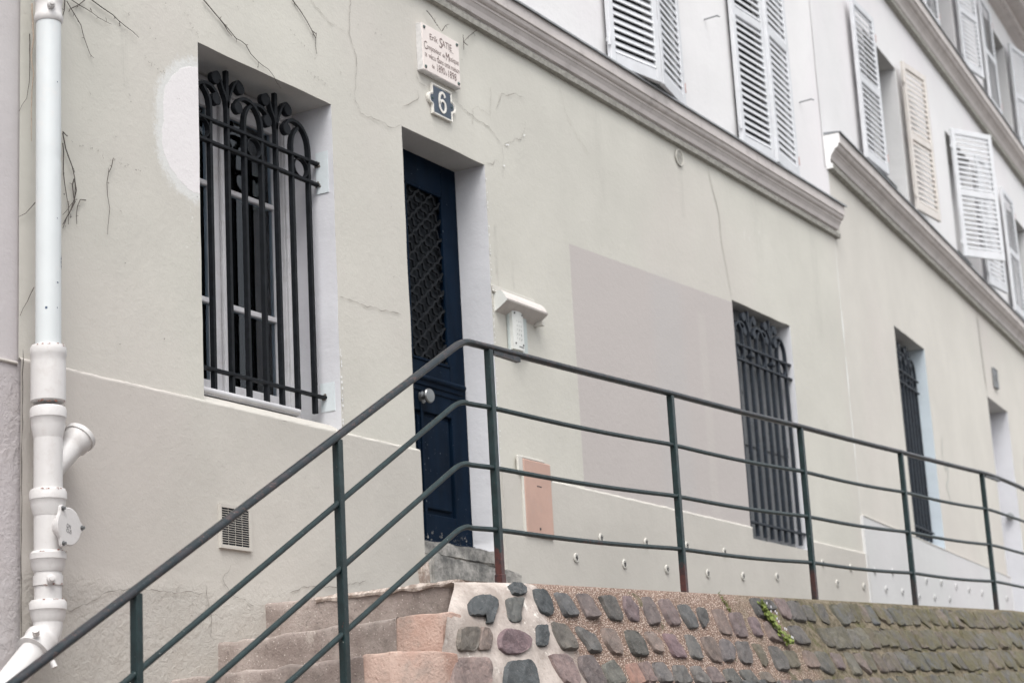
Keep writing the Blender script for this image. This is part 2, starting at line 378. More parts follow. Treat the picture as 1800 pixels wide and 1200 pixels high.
def wiggle(pts, step=.03, amp=.008, seed=0):
    """break a polyline into small irregular pieces"""
    P = [Vector(p) for p in pts]; out = [P[0]]
    rnd = random.Random(seed)
    for a, b in zip(P, P[1:]):
        L = (b - a).length; n = max(1, int(L / step))
        for k in range(1, n + 1):
            q = a.lerp(b, k / n)
            if k < n: q = q + Vector([rnd.uniform(-amp, amp) for _ in q])
            out.append(q)
    return out

def link(o, parent):
    COL.objects.link(o)
    if parent is not None:
        o.parent = parent
        if parent.get('_shift'): o.location = -Vector(parent['_shift'])

def obj(name, mb, mats, parent=None, label=None):
    if isinstance(mats, str): mats = [mats]
    me = bpy.data.meshes.new(name); me.from_pydata(mb.v, [], mb.f)
    for m in mats: me.materials.append(M[m])
    for p, mi, sm in zip(me.polygons, mb.mi, mb.smooth): p.material_index = mi; p.use_smooth = sm
    bm = bmesh.new(); bm.from_mesh(me)
    if not getattr(mb, 'keep', False): bmesh.ops.recalc_face_normals(bm, faces=bm.faces)
    bm.to_mesh(me); bm.free()
    if mb.tint is not None:
        at = me.color_attributes.new('tint', 'FLOAT_COLOR', 'POINT')
        for i, c in enumerate(mb.tint): at.data[i].color = (*c, 1)
    if any(mb.smooth): me.set_sharp_from_angle(angle=R(38))
    me.update(); o = bpy.data.objects.new(name, me); link(o, parent)
    if label: o['label'] = label
    return o

def tag(o, label, cat, group=None, kind=None):
    if kind: o['kind'] = kind
    if label: o['label'] = label
    if cat: o['category'] = cat
    if group: o['group'] = group
    return o

def thing(name, label, cat, loc=(0, 0, 0), group=None, rz=0, shift=True):
    o = bpy.data.objects.new(name, None); COL.objects.link(o); o.location = loc; o.rotation_euler.z = rz
    o.empty_display_size = .1
    if shift: o['_shift'] = tuple(loc)
    return tag(o, label, cat, group)

def struct(name, mb, mat):
    o = obj(name, mb, mat); o['kind'] = 'structure'; return o

def text_into(mb, s, x, z, size, y, sx=1., shear=0., depth=.0, align='LEFT', width=None, rot=0.):
    cu = bpy.data.curves.new('lettering', 'FONT'); cu.body = s; cu.size = size; cu.align_x = align; cu.resolution_u = 3
    cu.shear = shear; cu.extrude = depth
    t = bpy.data.objects.new('lettering_source', cu); COL.objects.link(t)
    dg = bpy.context.evaluated_depsgraph_get(); dg.update()
    me = bpy.data.meshes.new_from_object(t.evaluated_get(dg))
    xs = [v.co.x for v in me.vertices]
    if width: sx = width / (max(xs) - min(xs))
    b = len(mb.v)
    for v in me.vertices:
        px, pz = v.co.x * sx, v.co.y
        mb.v.append((x + px * math.cos(rot) - pz * math.sin(rot), y - v.co.z, z + px * math.sin(rot) + pz * math.cos(rot)))
    for p in me.polygons: mb.face([b + i for i in p.vertices])
    bpy.data.objects.remove(t); bpy.data.curves.remove(cu); bpy.data.meshes.remove(me)

# ------------------------------------------------------------------ plastered wall sheets
def wav(x, z, k=1.):
    return k * (.0035 * noise.noise(Vector((x * .9, z * .9, 3.1))) + .0016 * noise.noise(Vector((x * 5, z * 5, 7.7))))
def edge_j(x, z):
    return Vector((noise.noise(Vector((z * 6, x, 1.3))) * .004, 0, noise.noise(Vector((x * 6, z, 9.1))) * .004))

def sheet(mb, x0, x1, z0, z1, holes, y=0., step=.07, amp=1., zfun=None):
    """wall face looking to -y with rectangular holes (hx0,hx1,hz0,hz1)"""
    def cuts(a, b, extra):
        base = sorted(set([a, b] + [e for e in extra if a < e < b])); out = []
        for p, q in zip(base, base[1:]):
            n = max(1, int(round((q - p) / step))); out += [p + (q - p) * i / n for i in range(n)]
        return out + [b]
    xs = cuts(x0, x1, [h[0] for h in holes] + [h[1] for h in holes]); zs = cuts(z0, z1, [h[2] for h in holes] + [h[3] for h in holes])
    grid = {}
    def vid(i, j):
        if (i, j) not in grid:
            x, z = xs[i], zs[j]; e = Vector((0, 0, 0))
            for h in holes:
                if h[0] - 1e-6 <= x <= h[1] + 1e-6 and h[2] - 1e-6 <= z <= h[3] + 1e-6: e = edge_j(x, z)
            grid[i, j] = mb.vert((x + e.x, y + wav(x, z, amp), z + e.z))
        return grid[i, j]
    sm = mb.sm; mb.sm = True
    for i in range(len(xs) - 1):
        for j in range(len(zs) - 1):
            cx, cz = (xs[i] + xs[i + 1]) / 2, (zs[j] + zs[j + 1]) / 2
            if any(h[0] < cx < h[1] and h[2] < cz < h[3] for h in holes): continue
            mb.face((vid(i, j), vid(i + 1, j), vid(i + 1, j + 1), vid(i, j + 1)))
    mb.sm = sm

def reveal(x0, x1, z0, z1, depth, y=0., sides='LRTB', splay=0., step=.07, extra=0.):
    """four inner faces of an opening"""
    mb = MB(); mb.keep = False; mb.sm = False
    def run(a, b):
        n = max(1, int(round(math.dist(a, b) / step))); return [(a[0] + (b[0] - a[0]) * i / n, a[1] + (b[1] - a[1]) * i / n) for i in range(n + 1)]
    def strip(a, b, ina, inb):
        A = run(a, b); B = run(ina, inb)
        f = []; k = []
        for (x, z), (ix, iz) in zip(A, B):
            e = edge_j(x, z); f.append(mb.vert((x + e.x, y - extra + wav(x, z), z + e.z))); k.append(mb.vert((ix, y + depth, iz)))
        for i in range(len(A) - 1): mb.face((f[i], f[i + 1], k[i + 1], k[i]))
    s = splay
    if 'L' in sides: strip((x0, z0), (x0, z1), (x0 + s, z0), (x0 + s, z1))
    if 'R' in sides: strip((x1, z0), (x1, z1), (x1 - s, z0), (x1 - s, z1))
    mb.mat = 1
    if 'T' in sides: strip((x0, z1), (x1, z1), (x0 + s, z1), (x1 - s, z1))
    mb.mat = 0
    if 'B' in sides: strip((x0, z0), (x1, z0), (x0 + s, z0), (x1 - s, z0))
    return mb

# ================================================================== HOUSE 1
H = thing('townhouse', 'beige plastered house with navy door, two grilled windows and mauve stone band', 'house', (10.2, .5, -1.6))
W1 = (6.70, 7.75, 1.865, 3.572); DR = (8.40, 9.245, 1.0, 3.64); W2 = (12.61, 13.66, 1.785, 3.508)
PZ = 1.862
mb = MB(); sheet(mb, 5.56, 14.8, PZ, 4.47, [W1, (DR[0], DR[1], 1.5, DR[3]), W2]); obj('wall', mb, 'wall', H)
# plinth 14 mm proud, with an uneven chalky top edge, coloured as if catching light
mb = MB()
PY = -.014
W1p = None
sheet(mb, 5.56, DR[0] + .02, -1.7, PZ - .006, [], PY, amp=1.3)
sheet(mb, DR[1] - .01, 14.84, -1.7, PZ - .006, [(W2[0], W2[1], W2[2], 1.9)], PY, amp=1.3)
mb.poly([(DR[0] + .02, PY, -1.7), (DR[0] + .02, PY, PZ - .006), (DR[0] + .02, .2, PZ - .006), (DR[0] + .02, .2, -1.7)])
mb.box(DR[1] - .012, DR[1] - .006, PY - .004, .02, -1.7, PZ - .006)
obj('plinth', mb, 'plinth', H)
mb = MB(); mb.sm = True
def ledge(xa, xb, z=PZ):
    n = int((xb - xa) / .03); rings = []
    for i in range(n + 1):
        x = xa + (xb - xa) * i / n; j = noise.noise(Vector((x * 9, 2, 0))) * .0035; k = noise.noise(Vector((x * 23, 5, 0))) * .002
        y0 = PY + wav(x, z, 1.3)
        rings.append([(x, y0 + .0003, z - .012 + j), (x, y0 - .001 + k, z - .005 + j), (x, y0 + .003, z + .004 + j + k), (x, .004, z + .012 + j)])
    mb.loft(rings, False, False)
ledge(5.56, DR[0] + .02); ledge(DR[1] - .01, 9.42); ledge(9.80, W2[0]); ledge(W2[1], 14.82)
obj('plinth_ledge', mb, 'ledge', H)

# upper storey
A_ = (10.90, 11.90, 4.80, 6.95); B_ = (12.97, 13.95, 4.80, 6.95)
mb = MB(); sheet(mb, 3.0, 14.8, 4.47, 8.2, [A_, B_], step=.12); obj('upper_wall', mb, 'upper', H)
for o_, lb in ((A_, None), (B_, None)):
    obj('upper_window_reveal', reveal(*o_, .2), ['upper_reveal', 'soffit'], H)
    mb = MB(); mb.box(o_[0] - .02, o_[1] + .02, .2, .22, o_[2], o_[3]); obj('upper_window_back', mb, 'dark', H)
def cornice_part(parent, x0, x1, zb, s=1., ends=True, zinc=True, scale_p=1., seed=1):
    prof = [(.012, 0.0), (.034, .002), (.036, .038), (.024, .042), (.026, .075), (.034, .105), (.048, .128), (.054, .132), (.054, .146), (.064, .149), (.074, .158), (.080, .172), (.078, .180), (.090, .184), (.090, .262)]
    prof = [(p * scale_p, z * s) for p, z in prof]
    n = int((x1 - x0) / .12)
    def build(pr, mat, nm, rough=0., cap=True, close=True):
        mb = MB(); mb.sm = False; rings = []
        for i in range(n + 1):
            x = x0 + (x1 - x0) * i / n
            dz = .004 * noise.noise(Vector((x * .8, seed, 0))) ; dy = .003 * noise.noise(Vector((x * 1.1, seed, 5)))
            r = [(x, .004, zb + pr[0][1] + dz)] + [(x, -p + dy + rough * noise.noise(Vector((x * 17, z * 60, seed))), zb + z + dz + rough * noise.noise(Vector((x * 14, z * 50, seed + 3)))) for p, z in pr] + [(x, .004, zb + pr[-1][1] + dz)]
            rings.append(r)
        mb.loft(rings, True, True); return obj(nm, mb, mat, parent)
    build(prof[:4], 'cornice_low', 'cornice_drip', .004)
    build(prof[4:], 'cornice', 'cornice')
    if zinc:
        mb = MB(); z = zb + prof[-1][1]; P = prof[-1][0]
        rings = []
        for i in range(n * 2 + 1):
            x = x0 - .01 + (x1 - x0 + .03) * i / (n * 2); dz = .004 * noise.noise(Vector((x * .8, seed, 0))) + .002 * noise.noise(Vector((x * 7, seed, 2)))
            rings.append([(x, .003, z + .026 + dz), (x, -P - .016, z + .010 + dz), (x, -P - .018, z - .004 + dz), (x, -P - .012, z - .004 + dz), (x, -P - .010, z + .003 + dz), (x, .003, z + .003 + dz)])
        mb.loft(rings); obj('cornice_capping', mb, 'zinc', parent)
cornice_part(H, 3.0, 14.86, 4.468, seed=1)

# ------------------------------------------------------------------ grilles
def grille(parent, ox, oz_top, z_bot, mat, y=.085, mirror=False, diamonds=False, last=7, zc=None):
    """wrought iron window guard; x offset ox is the opening's left edge (bars measured from the first window)"""
    dx = ox - 6.70; dz = oz_top - 3.572
    y0, y1 = y, y + .028
    g = bpy.data.objects.new('window_grille', None); link(g, parent); g.empty_display_size = .1
    zA, zB = 3.268 + dz, 3.157 + dz
    zl = z_bot + .19
    for z in (zA, zB, zl): mbc = MB(); mbc.bbox(6.70 + dx, 7.757 + dx, y0 - .004, y1 - .006, z - .0078, z + .0078, .002); obj('crossbar', mbc, mat, g)
    w = .018
    xs = {0: 6.76, 1: 6.895, 2: 7.025, 3: 7.153, 4: 7.285, 5: 7.405, 6: 7.53, 7: 7.668}
    zb = z_bot + .10
    for k in (2, 5):
        m = MB(); x = xs[k] + dx
        m.bbox(x - w / 2, x + w / 2, y0, y1, zb, 3.40 + dz, .002)
        m.bbox(x - .011, x + .011, y0 + .002, y1 - .002, 3.39 + dz, 3.553 + dz, .002)
        obj('bar', m, mat, g)
        for sgn, tip in ((-1, (-.082, 3.485)), (1, (.098, 3.487))):
            m = MB()
            if sgn < 0: pts = [(0, 3.36), (-.012, 3.41), (-.038, 3.455), (-.055, 3.50), (-.075, 3.522), (-.102, 3.512)]
            else: pts = [(0, 3.36), (.012, 3.41), (.030, 3.455), (.052, 3.497), (.082, 3.522), (.108, 3.510)]
            P = smooth_path([(x + a, 0, b + dz) for a, b in pts], 5)
            m.ribbon([(p.x, p.z) for p in P], .013, y0, y1)
            cx, cz = x + (-.090 if sgn < 0 else .097), 3.490 + dz
            m.sm = False; m.lathe((cx, y0 - .001, cz), (0, 1, 0), [(0, .027), (.002, .031), (.028, .031), (.030, .027)], 20)
            obj('scroll', m, mat, g)
        if diamonds:
            m = MB(); zc_ = (zA + zB) / 2 + .0
            m.lathe((x, y0 + .013, zc_ - .028), (0, 0, 1), [(0, .004), (.022, .034), (.034, .034), (.056, .004)], 4); obj('diamond_boss', m, mat, g)
    for a, b in ((0, 1), (3, 4), (6, 7)):
        xa, xb = xs[a] + dx, xs[b] + dx; h = (xb - xa)
        for k, x in ((a, xa), (b, xb)):
            m = MB(); m.bbox(x - w / 2, x + w / 2, y0, y1, zb, zA + .005, .002); obj('bar', m, mat, g)
        # pointed crossing arches ending in scrolls
        for sgn, x in ((1, xa), (-1, xb)):
            if sgn == 1 and (b == 7): pts = [(0, .0), (.002, .06), (.018, .11), (.055, .152)]; end = None
            elif sgn == -1 and a == 0: pts = [(0, .0), (.004, .06), (.025, .12), (.06, .155)]; end = None
            else:
                pts = [(0, 0), (.002, .062), (.016, .115), (.055, .160), (.105, .178), (.155, .172), (.192, .140), (.196, .120)]; end = (.186, .118)
            if end is None and sgn == -1 and a == 0: pts = [(0, 0), (.002, .062), (.016, .115), (.055, .160)]
            m = MB(); P = smooth_path([(x + sgn * u, 0, zA + v) for u, v in pts], 6)
            yo = .0025 * sgn
            m.ribbon([(p.x, p.z) for p in P], .016, y0 + yo, y1 + yo)
            if end:
                m.lathe((x + sgn * end[0] * .985, y0 + yo - .001, zA + end[1]), (0, 1, 0), [(0, .027), (.002, .031), (.028, .031), (.030, .027)], 20)
            obj('scroll', m, mat, g)
        m = MB(); cx = (xa + xb) / 2; zc_ = (zA + zB) / 2; rx, rz = h / 2 - w / 2 - .001, (zA - zB) / 2 - .005
        rings = []
        for k in range(25):
            t = 2 * pi * k / 24; c, s_ = math.cos(t), math.sin(t)
            rings.append([(cx + c * rx, y0, zc_ + s_ * rz), (cx + c * (rx - .004), y0, zc_ + s_ * (rz - .004)), (cx + c * (rx - .004), y1, zc_ + s_ * (rz - .004)), (cx + c * rx, y1, zc_ + s_ * rz)])
        m.sm = True; m.loft(rings, True, False); obj('ring', m, mat, g)
    return g
grille(H, W1[0], W1[3], W1[2], 'iron')
grille(H, W2[0], W2[3], W2[2] - .06, 'iron_blue', y=.02, diamonds=True)

# ------------------------------------------------------------------ window 1
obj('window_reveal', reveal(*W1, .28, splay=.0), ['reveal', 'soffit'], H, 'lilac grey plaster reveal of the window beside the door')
def plain(name, mats, parent, boxes, ch=.003, label=None):
    m = MB()
    for b in boxes: (m.bbox(*b, ch) if ch else m.box(*b))
    return obj(name, m, mats, parent, label)
# sill, sloped cement
m = MB(); m.loft([[(6.70, -.006, 1.868), (6.70, .07, 1.915), (6.70, .28, 1.945), (6.70, .28, 1.80), (6.70, -.006, 1.80)], [(7.75, -.006, 1.868), (7.75, .07, 1.915), (7.75, .28, 1.945), (7.75, .28, 1.80), (7.75, -.006, 1.80)]])
obj('sill_slope', m, 'plinth', H)
m = MB(); m.sm = True
m.lathe((6.70, .075, 1.945), (1, 0, 0), [(0, .015), (.80, .015), (.81, .008)], 14); m.box(6.70, 7.505, .075, .25, 1.925, 1.960)
obj('sill', m, 'woodwhite', H)
fr = plain('window', 'woodwhite', H, [(6.70, 6.79, .245, .30, 1.95, 3.57), (7.655, 7.75, .245, .30, 1.95, 3.57), (6.79, 7.655, .245, .30, 3.50, 3.57), (6.79, 7.655, .245, .30, 1.95, 2.0),
    (6.79, 7.655, .225, .246, 3.515, 3.535), (7.66, 7.685, .232, .246, 1.96, 3.56), (6.79, 7.655, .20, .25, 1.958, 1.985)])
for xa, xb in ((6.79, 7.166), (7.18, 7.655)):
    st = .055
    left = xa < 7
    s1, s2 = (.03, .072) if left else (.074, .05)
    c = plain('casement', 'woodwhite', fr, [(xa, xa + s1, .262, .305, 2.0, 3.50), (xb - s2, xb, .262, .305, 2.0, 3.50), (xa + s1, xb - s2, .264, .304, 2.0, 2.065), (xa + s1, xb - s2, .264, .304, 3.43, 3.50),
        (xa + s1, xb - s2, .268, .300, 2.442, 2.468), (xa + s1, xb - s2, .268, .300, 3.028, 3.052)])
    m = MB(); m.box(xa + s1 - .004, xb - s2 + .004, .284, .288, 2.06, 3.435); obj('glass_pane', m, 'glass', fr)
plain('meeting_bead', 'woodwhite', fr, [(7.158, 7.188, .240, .264, 2.0, 3.50)], .006)
m = MB()
for xa, xb in ((7.06, 7.16), (7.325, 7.395)):
    n_ = 14
    for i in range(n_):
        a = xa + (xb - xa) * i / n_; b = xa + (xb - xa) * (i + 1) / n_
        ya = .335 + .010 * math.sin(i * 1.1); yb = .335 + .010 * math.sin((i + 1) * 1.1)
        m.poly([(a, ya, 2.04), (b, yb, 2.04), (b, yb, 3.28), (a, ya, 3.28)])
obj('net_curtain', m, 'curtain', fr)
m = MB(); m.box(7.42, 7.50, .36, .38, 2.05, 3.45); obj('inner_post', m, 'keypad_back', fr) if False else None
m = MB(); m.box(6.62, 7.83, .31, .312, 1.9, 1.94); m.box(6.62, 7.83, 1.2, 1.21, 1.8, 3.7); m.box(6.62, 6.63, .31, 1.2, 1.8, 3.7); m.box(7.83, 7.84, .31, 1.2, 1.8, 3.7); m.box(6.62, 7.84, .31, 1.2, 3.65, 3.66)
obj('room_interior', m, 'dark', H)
# filler squares round the grille anchors and the rough anchor plugs
for z0, z1, y0, y1 in ((3.11, 3.33, .03, .105), (1.985, 2.13, .035, .12)):
    m = MB(); m.box(7.7455, 7.749, y0, y1, z0, z1); obj('filler_patch', m, 'bluegrey_patch', H)
for z in (3.268, 3.157, 2.055):
    m = MB()
    for k in range(6):
        c = Vector((7.748 - random.uniform(0, .012), .095 + random.uniform(-.014, .014), z + random.uniform(-.014, .014)))
        m.lathe(c, (1, 0, 0), [(-.008, .002), (0, .008), (.006, .006)], 7)
    obj('anchor_mortar', m, 'grime', H)

# ------------------------------------------------------------------ window 2
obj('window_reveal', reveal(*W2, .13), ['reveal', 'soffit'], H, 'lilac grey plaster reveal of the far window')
g2 = MB()
npl = 8
for i in range(npl):
    xa = W2[0] + (W2[1] - W2[0]) * i / npl; g2.bbox(xa + .002, xa + (W2[1] - W2[0]) / npl - .002, .11, .13, W2[2] - .02, W2[3] + .02, .003)
g2.bbox(W2[0], W2[1], .10, .112, 3.35, 3.43, .003); g2.bbox(W2[0], W2[1], .10, .112, 2.5, 2.58, .003); g2.bbox(W2[0] + .5, W2[0] + .56, .095, .112, 1.79, 3.4, .003)
obj('wooden_shutter', g2, 'shutter_wood', H, 'peeling grey wooden shutter behind the far grille')

# ------------------------------------------------------------------ door
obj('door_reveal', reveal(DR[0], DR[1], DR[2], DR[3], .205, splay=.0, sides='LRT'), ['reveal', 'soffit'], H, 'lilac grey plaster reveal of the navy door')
m = MB()   # rounded foot of the right jamb
m.sm = True
rings = []
for i in range(12):
    t = i / 11; z = 1.30 + .20 * t; w = .062 * (1 - t) ** 1.6
    rings.append([(9.247, .0, z), (9.245 - w, .03, z), (9.245 - w, .20, z), (9.247, .206, z)])
m.loft(rings, True, True); obj('jamb_foot', m, 'reveal', H)
Y = .2
door = plain('door', 'navy', H, [(8.40, 8.70, Y, Y + .05, 1.40, 3.64), (9.085, 9.245, Y, Y + .05, 1.40, 3.64), (8.70, 9.085, Y, Y + .05, 3.455, 3.64),
    (8.70, 9.085, Y, Y + .05, 1.40, 1.60), (8.70, 9.085, Y, Y + .05, 2.16, 2.445)], .004)
plain('lower_panel', 'navy', door, [(8.70, 9.085, Y + .02, Y + .04, 1.58, 2.18), (8.745, 9.05, Y + .004, Y + .03, 1.63, 2.135)], .006)
m = MB(); m.bbox(8.62, 9.20, Y - .014, Y + .002, 2.30, 2.335, .005); m.sm = True
m.tube([(8.62, Y - .012, 2.345), (9.205, Y - .012, 2.345)], .017, 12); m.sm = False; m.bbox(8.62, 9.20, Y - .007, Y + .002, 2.27, 2.30, .003)
obj('lock_rail_moulding', m, 'navy', door)
m = MB(); m.bbox(8.42, 9.243, Y - .02, Y + .002, 1.40, 1.455, .006); obj('weather_bar', m, 'navy', door)
m = MB(); m.bbox(8.765, 8.79, Y - .006, Y + .002, 1.46, 2.27, .002); obj('astragal', m, 'navy', door)
m = MB()
for b in ((8.70, 8.715, 2.445, 3.455), (9.07, 9.085, 2.445, 3.455), (8.70, 9.085, 2.445, 2.46), (8.70, 9.085, 3.44, 3.455)): m.bbox(b[0], b[1], Y - .006, Y + .012, b[2], b[3], .003)
obj('panel_bead', m, 'navy', door)
m = MB(); m.box(8.69, 9.09, Y + .036, Y + .04, 2.44, 3.46); obj('door_glass', m, 'dark', door)
# wavy woven lattice
m = MB()
import itertools
x0, x1, z0, z1 = 8.712, 9.074, 2.457, 3.443
for fam in (1, -1):
    amp = .0045 if fam == 1 else .0105; yl = Y + (.002 if fam == 1 else .011); wd = .0120 if fam == 1 else .0100; sp = .104 if fam == 1 else .086
    for k in range(-16, 20):
        run = []
        for i in range(0, 150):
            s_ = i * .0042; bx = x0 - .06 + s_ * .78; bz = z0 + .3 + k * sp + fam * s_ * .625
            wv = amp * math.sin(s_ * 2 * pi / .070 + k * 1.6); px_, pz_ = bx - wv * .62 * fam, bz + wv * .78
            if x0 < px_ < x1 and z0 < pz_ < z1: run.append((px_, pz_))
            else:
                if len(run) > 2: m.ribbon(run, wd, yl, yl + .012)
                run = []
        if len(run) > 2: m.ribbon(run, wd, yl, yl + .012)
obj('lattice_grille', m, 'iron', door)
m = MB(); m.sm = True; m.lathe((8.785, Y, 2.235), (-.1, -1, 0), [(-.005, .034), (.006, .034), (.010, .014), (.035, .013), (.040, .030), (.046, .040), (.055, .041), (.062, .036), (.064, .01)], 28)
obj('door_knob', m, 'steel', door)
# threshold stones
def rough_box(mb, x0, x1, y0, y1, z0, z1, amp=.006, step=.035, seed=0, zf=None):
    bm = bmesh.new(); bmesh.ops.create_cube(bm, size=1)
    for v in bm.verts: v.co = Vector(((x0 + x1) / 2 + v.co.x * (x1 - x0), (y0 + y1) / 2 + v.co.y * (y1 - y0), (z0 + z1) / 2 + v.co.z * (z1 - z0)))
    bmesh.ops.bevel(bm, geom=list(bm.edges), offset=min(.012, (z1 - z0) / 4), segments=2, affect='EDGES')
    for ax in (0, 1, 2):
        lo, hi = ((x0, x1), (y0, y1), (z0, z1))[ax]; n = int((hi - lo) / step)
        for i in range(1, n):
            co = [0, 0, 0]; co[ax] = lo + (hi - lo) * i / n; no = [0, 0, 0]; no[ax] = 1
            bmesh.ops.bisect_plane(bm, geom=list(bm.verts) + list(bm.edges) + list(bm.faces), plane_co=co, plane_no=no)
    for v in bm.verts:
        d = Vector([noise.noise(v.co * 7 + Vector((seed, k * 9, 0))) * amp * 1.4 + noise.noise(v.co * 28 + Vector((seed, k * 5, 3))) * amp * .7 for k in range(3)])
        v.co += d
        if zf: v.co = zf(v.co)
    sm = mb.sm; mb.sm = True; mb.addbm(bm); mb.sm = sm; bm.free()
m = MB(); rough_box(m, 8.41, 9.21, .0, .24, 1.325, 1.405, .006, seed=4); obj('threshold', m, 'stone', H)
m = MB(); rough_box(m, 8.405, 9.30, -.07, .24, .96, 1.325, .007, seed=9, zf=lambda c: Vector((c.x, c.y, c.z - .035 * (c.x - 8.4) / .9 if c.z > 1.2 else c.z)))
obj('doorstep', m, 'stone', H)
m = MB(); rough_box(m, 8.355, 8.43, -.045, .03, .98, 1.29, .010, seed=3); obj('jamb_mortar', m, 'mortar_edge', H)

# ------------------------------------------------------------------ small details of house 1: cracks, chips, plugs, round vent
cr = dict(c1=[(7.965, 4.30), (7.927, 4.014), (7.987, 3.906), (7.957, 3.675), (8.003, 3.595), (8.16, 3.601), (8.30, 3.60), (8.395, 3.64)],
    c2=[(8.949, 3.948), (9.067, 3.917), (9.151, 3.9), (9.187, 3.893), (9.299, 3.89), (9.384, 3.851), (9.451, 3.816), (9.463, 3.749), (9.44, 3.70), (9.455, 3.62)],
    c3=[(9.471, 3.822), (9.56, 3.86), (9.616, 3.904), (9.68, 3.91), (9.724, 3.981), (9.744, 4.04)], c4=[(7.755, 2.56), (7.979, 2.553), (8.304, 2.57)],
    c6=[(8.557, 3.986), (8.582, 3.943), (8.679, 3.946)], c7=[(8.567, 3.896), (8.575, 3.851), (8.487, 3.792), (8.401, 3.748)],
    c8=[(9.40, 4.02), (9.439, 4.078), (9.478, 4.143), (9.547, 4.151), (9.647, 4.193), (9.75, 4.19)], c9=[(9.26, 3.655), (9.33, 3.66), (9.36, 3.70), (9.42, 3.69)])
fine = dict(c12=[(9.247, 2.794), (9.324, 2.944), (9.316, 3.043)], c13=[(9.13, 3.85), (9.14, 3.95), (9.20, 3.98), (9.33, 3.96), (9.36, 4.15)],
    c14=[(10.2, 4.40), (10.26, 4.25), (10.4, 4.13), (10.55, 4.05)], c15=[(7.50, 4.25), (7.62, 4.08), (7.75, 4.02), (7.90, 4.02)])
low = dict(c9=[(7.26, 1.05), (7.426, 1.093), (7.6, 1.10), (7.892, 1.15)], c10=[(5.775, 0.855), (5.855, 0.894), (5.969, 0.935), (6.053, 0.975), (6.207, 0.997), (6.5, 1.0), (6.66, 1.01)],
    c11=[(6.84, 1.15), (6.78, 1.08), (6.83, 1.02), (6.997, 0.974)], c16=[(6.66, 1.05), (6.70, .90), (6.69, .82)])
def cracks(parent, dct, y, mat, w, seed=0):
    m = MB()
    for i, l in enumerate(dct.values()):
        P = wiggle([(a, 0, b) for a, b in l], .022, .0065, seed + i); m.strip([(p.x, p.z) for p in P], w, y, .7)
    obj('hairline_crack', m, mat, parent)
cracks(H, cr, -.0062, 'crack', .0026, 3); cracks(H, fine, -.0060, 'crack_soft', .0022, 8); cracks(H, low, -.0215, 'crack', .0030, 20)
m = MB(); P = wiggle([(12.36, 0, 4.46), (12.40, 0, 4.33), (12.50, 0, 4.1), (12.505, 0, 3.894), (12.56, 0, 3.7), (12.601, 0, 3.53)], .08, .006, 5)
m.strip([(p.x, p.z) for p in P], .007, -.0064, .3); obj('vertical_seam', m, 'crack_soft', H)
m = MB()
for k in range(70):
    z = random.choice([random.uniform(1.9, 3.6), random.uniform(2.5, 3.3)]); x = 9.248 + random.uniform(-.002, .004); s_ = random.uniform(.002, .006)
    m.poly([(x - s_ * .6, -.0065, z - s_), (x + s_, -.0065, z - s_ * .4), (x + s_ * .5, -.0065, z + s_), (x - s_ * .8, -.0065, z + s_ * .7)])
for k in range(26):
    z = random.uniform(1.9, 2.3); x = 7.752 + random.uniform(-.002, .004); s_ = random.uniform(.002, .008)
    m.poly([(x - s_ * .6, -.0065, z - s_), (x + s_, -.0065, z - s_ * .4), (x + s_ * .5, -.0065, z + s_), (x - s_ * .8, -.0065, z + s_ * .7)])
for x, z in ((9.50, 3.83), (9.52, 3.835), (9.72, 3.95), (9.46, 3.69)):
    m.poly([(x - .012, -.0067, z - .004), (x + .004, -.0067, z - .006), (x + .014, -.0067, z + .006), (x - .004, -.0067, z + .004)])
obj('plaster_chip', m, 'chip', H)
# round hole under the cornice; a grey disc stands in for its shaded inside
m = MB(); m.sm = True; m.lathe((11.89, -.008, 4.385), (0, 1, 0), [(0, .062), (-.006, .060), (-.006, .052), (.003, .050)], 28, False); rv = obj('round_vent', m, 'wall', H); m = MB(); m.lathe((11.89, -.0085, 4.385), (0, -1, 0), [(0, .052), (.0005, .051)], 28); obj('vent_hole_shade', m, 'cornice_low', rv)
# injection plugs along the plinth
def plug(parent, x, z, y, fade=False):
    m = MB(); m.sm = True
    m.lathe((x, y + .002, z), (0, -1, 0), [(0, .029), (.006, .027), (.008, .022), (.0055, .018), (.0055, .001)], 18)
    p = obj('plug', m, 'plug' if not fade else 'plinth2', parent)
    m = MB(); m.box(x - .007, x + .008, y - .0085, y - .0030, z + .005, z + .010); m.box(x - .010, x + .010, y - .0085, y - .0030, z - .003, z + .002); m.box(x - .006, x + .008, y - .0085, y - .0030, z - .012, z - .008)
    obj('plug_slot', m, 'ink', p)
for x, z in [(10.021, 1.449), (10.346, 1.595), (10.625, 1.461), (10.937, 1.621), (11.206, 1.475), (11.522, 1.651), (11.81, 1.492), (12.097, 1.659), (12.373, 1.515), (12.962, 1.555), (13.847, 1.723), (14.109, 1.592), (14.425, 1.734), (14.67, 1.606)]:
    plug(H, x, z - .012, PY - .004)
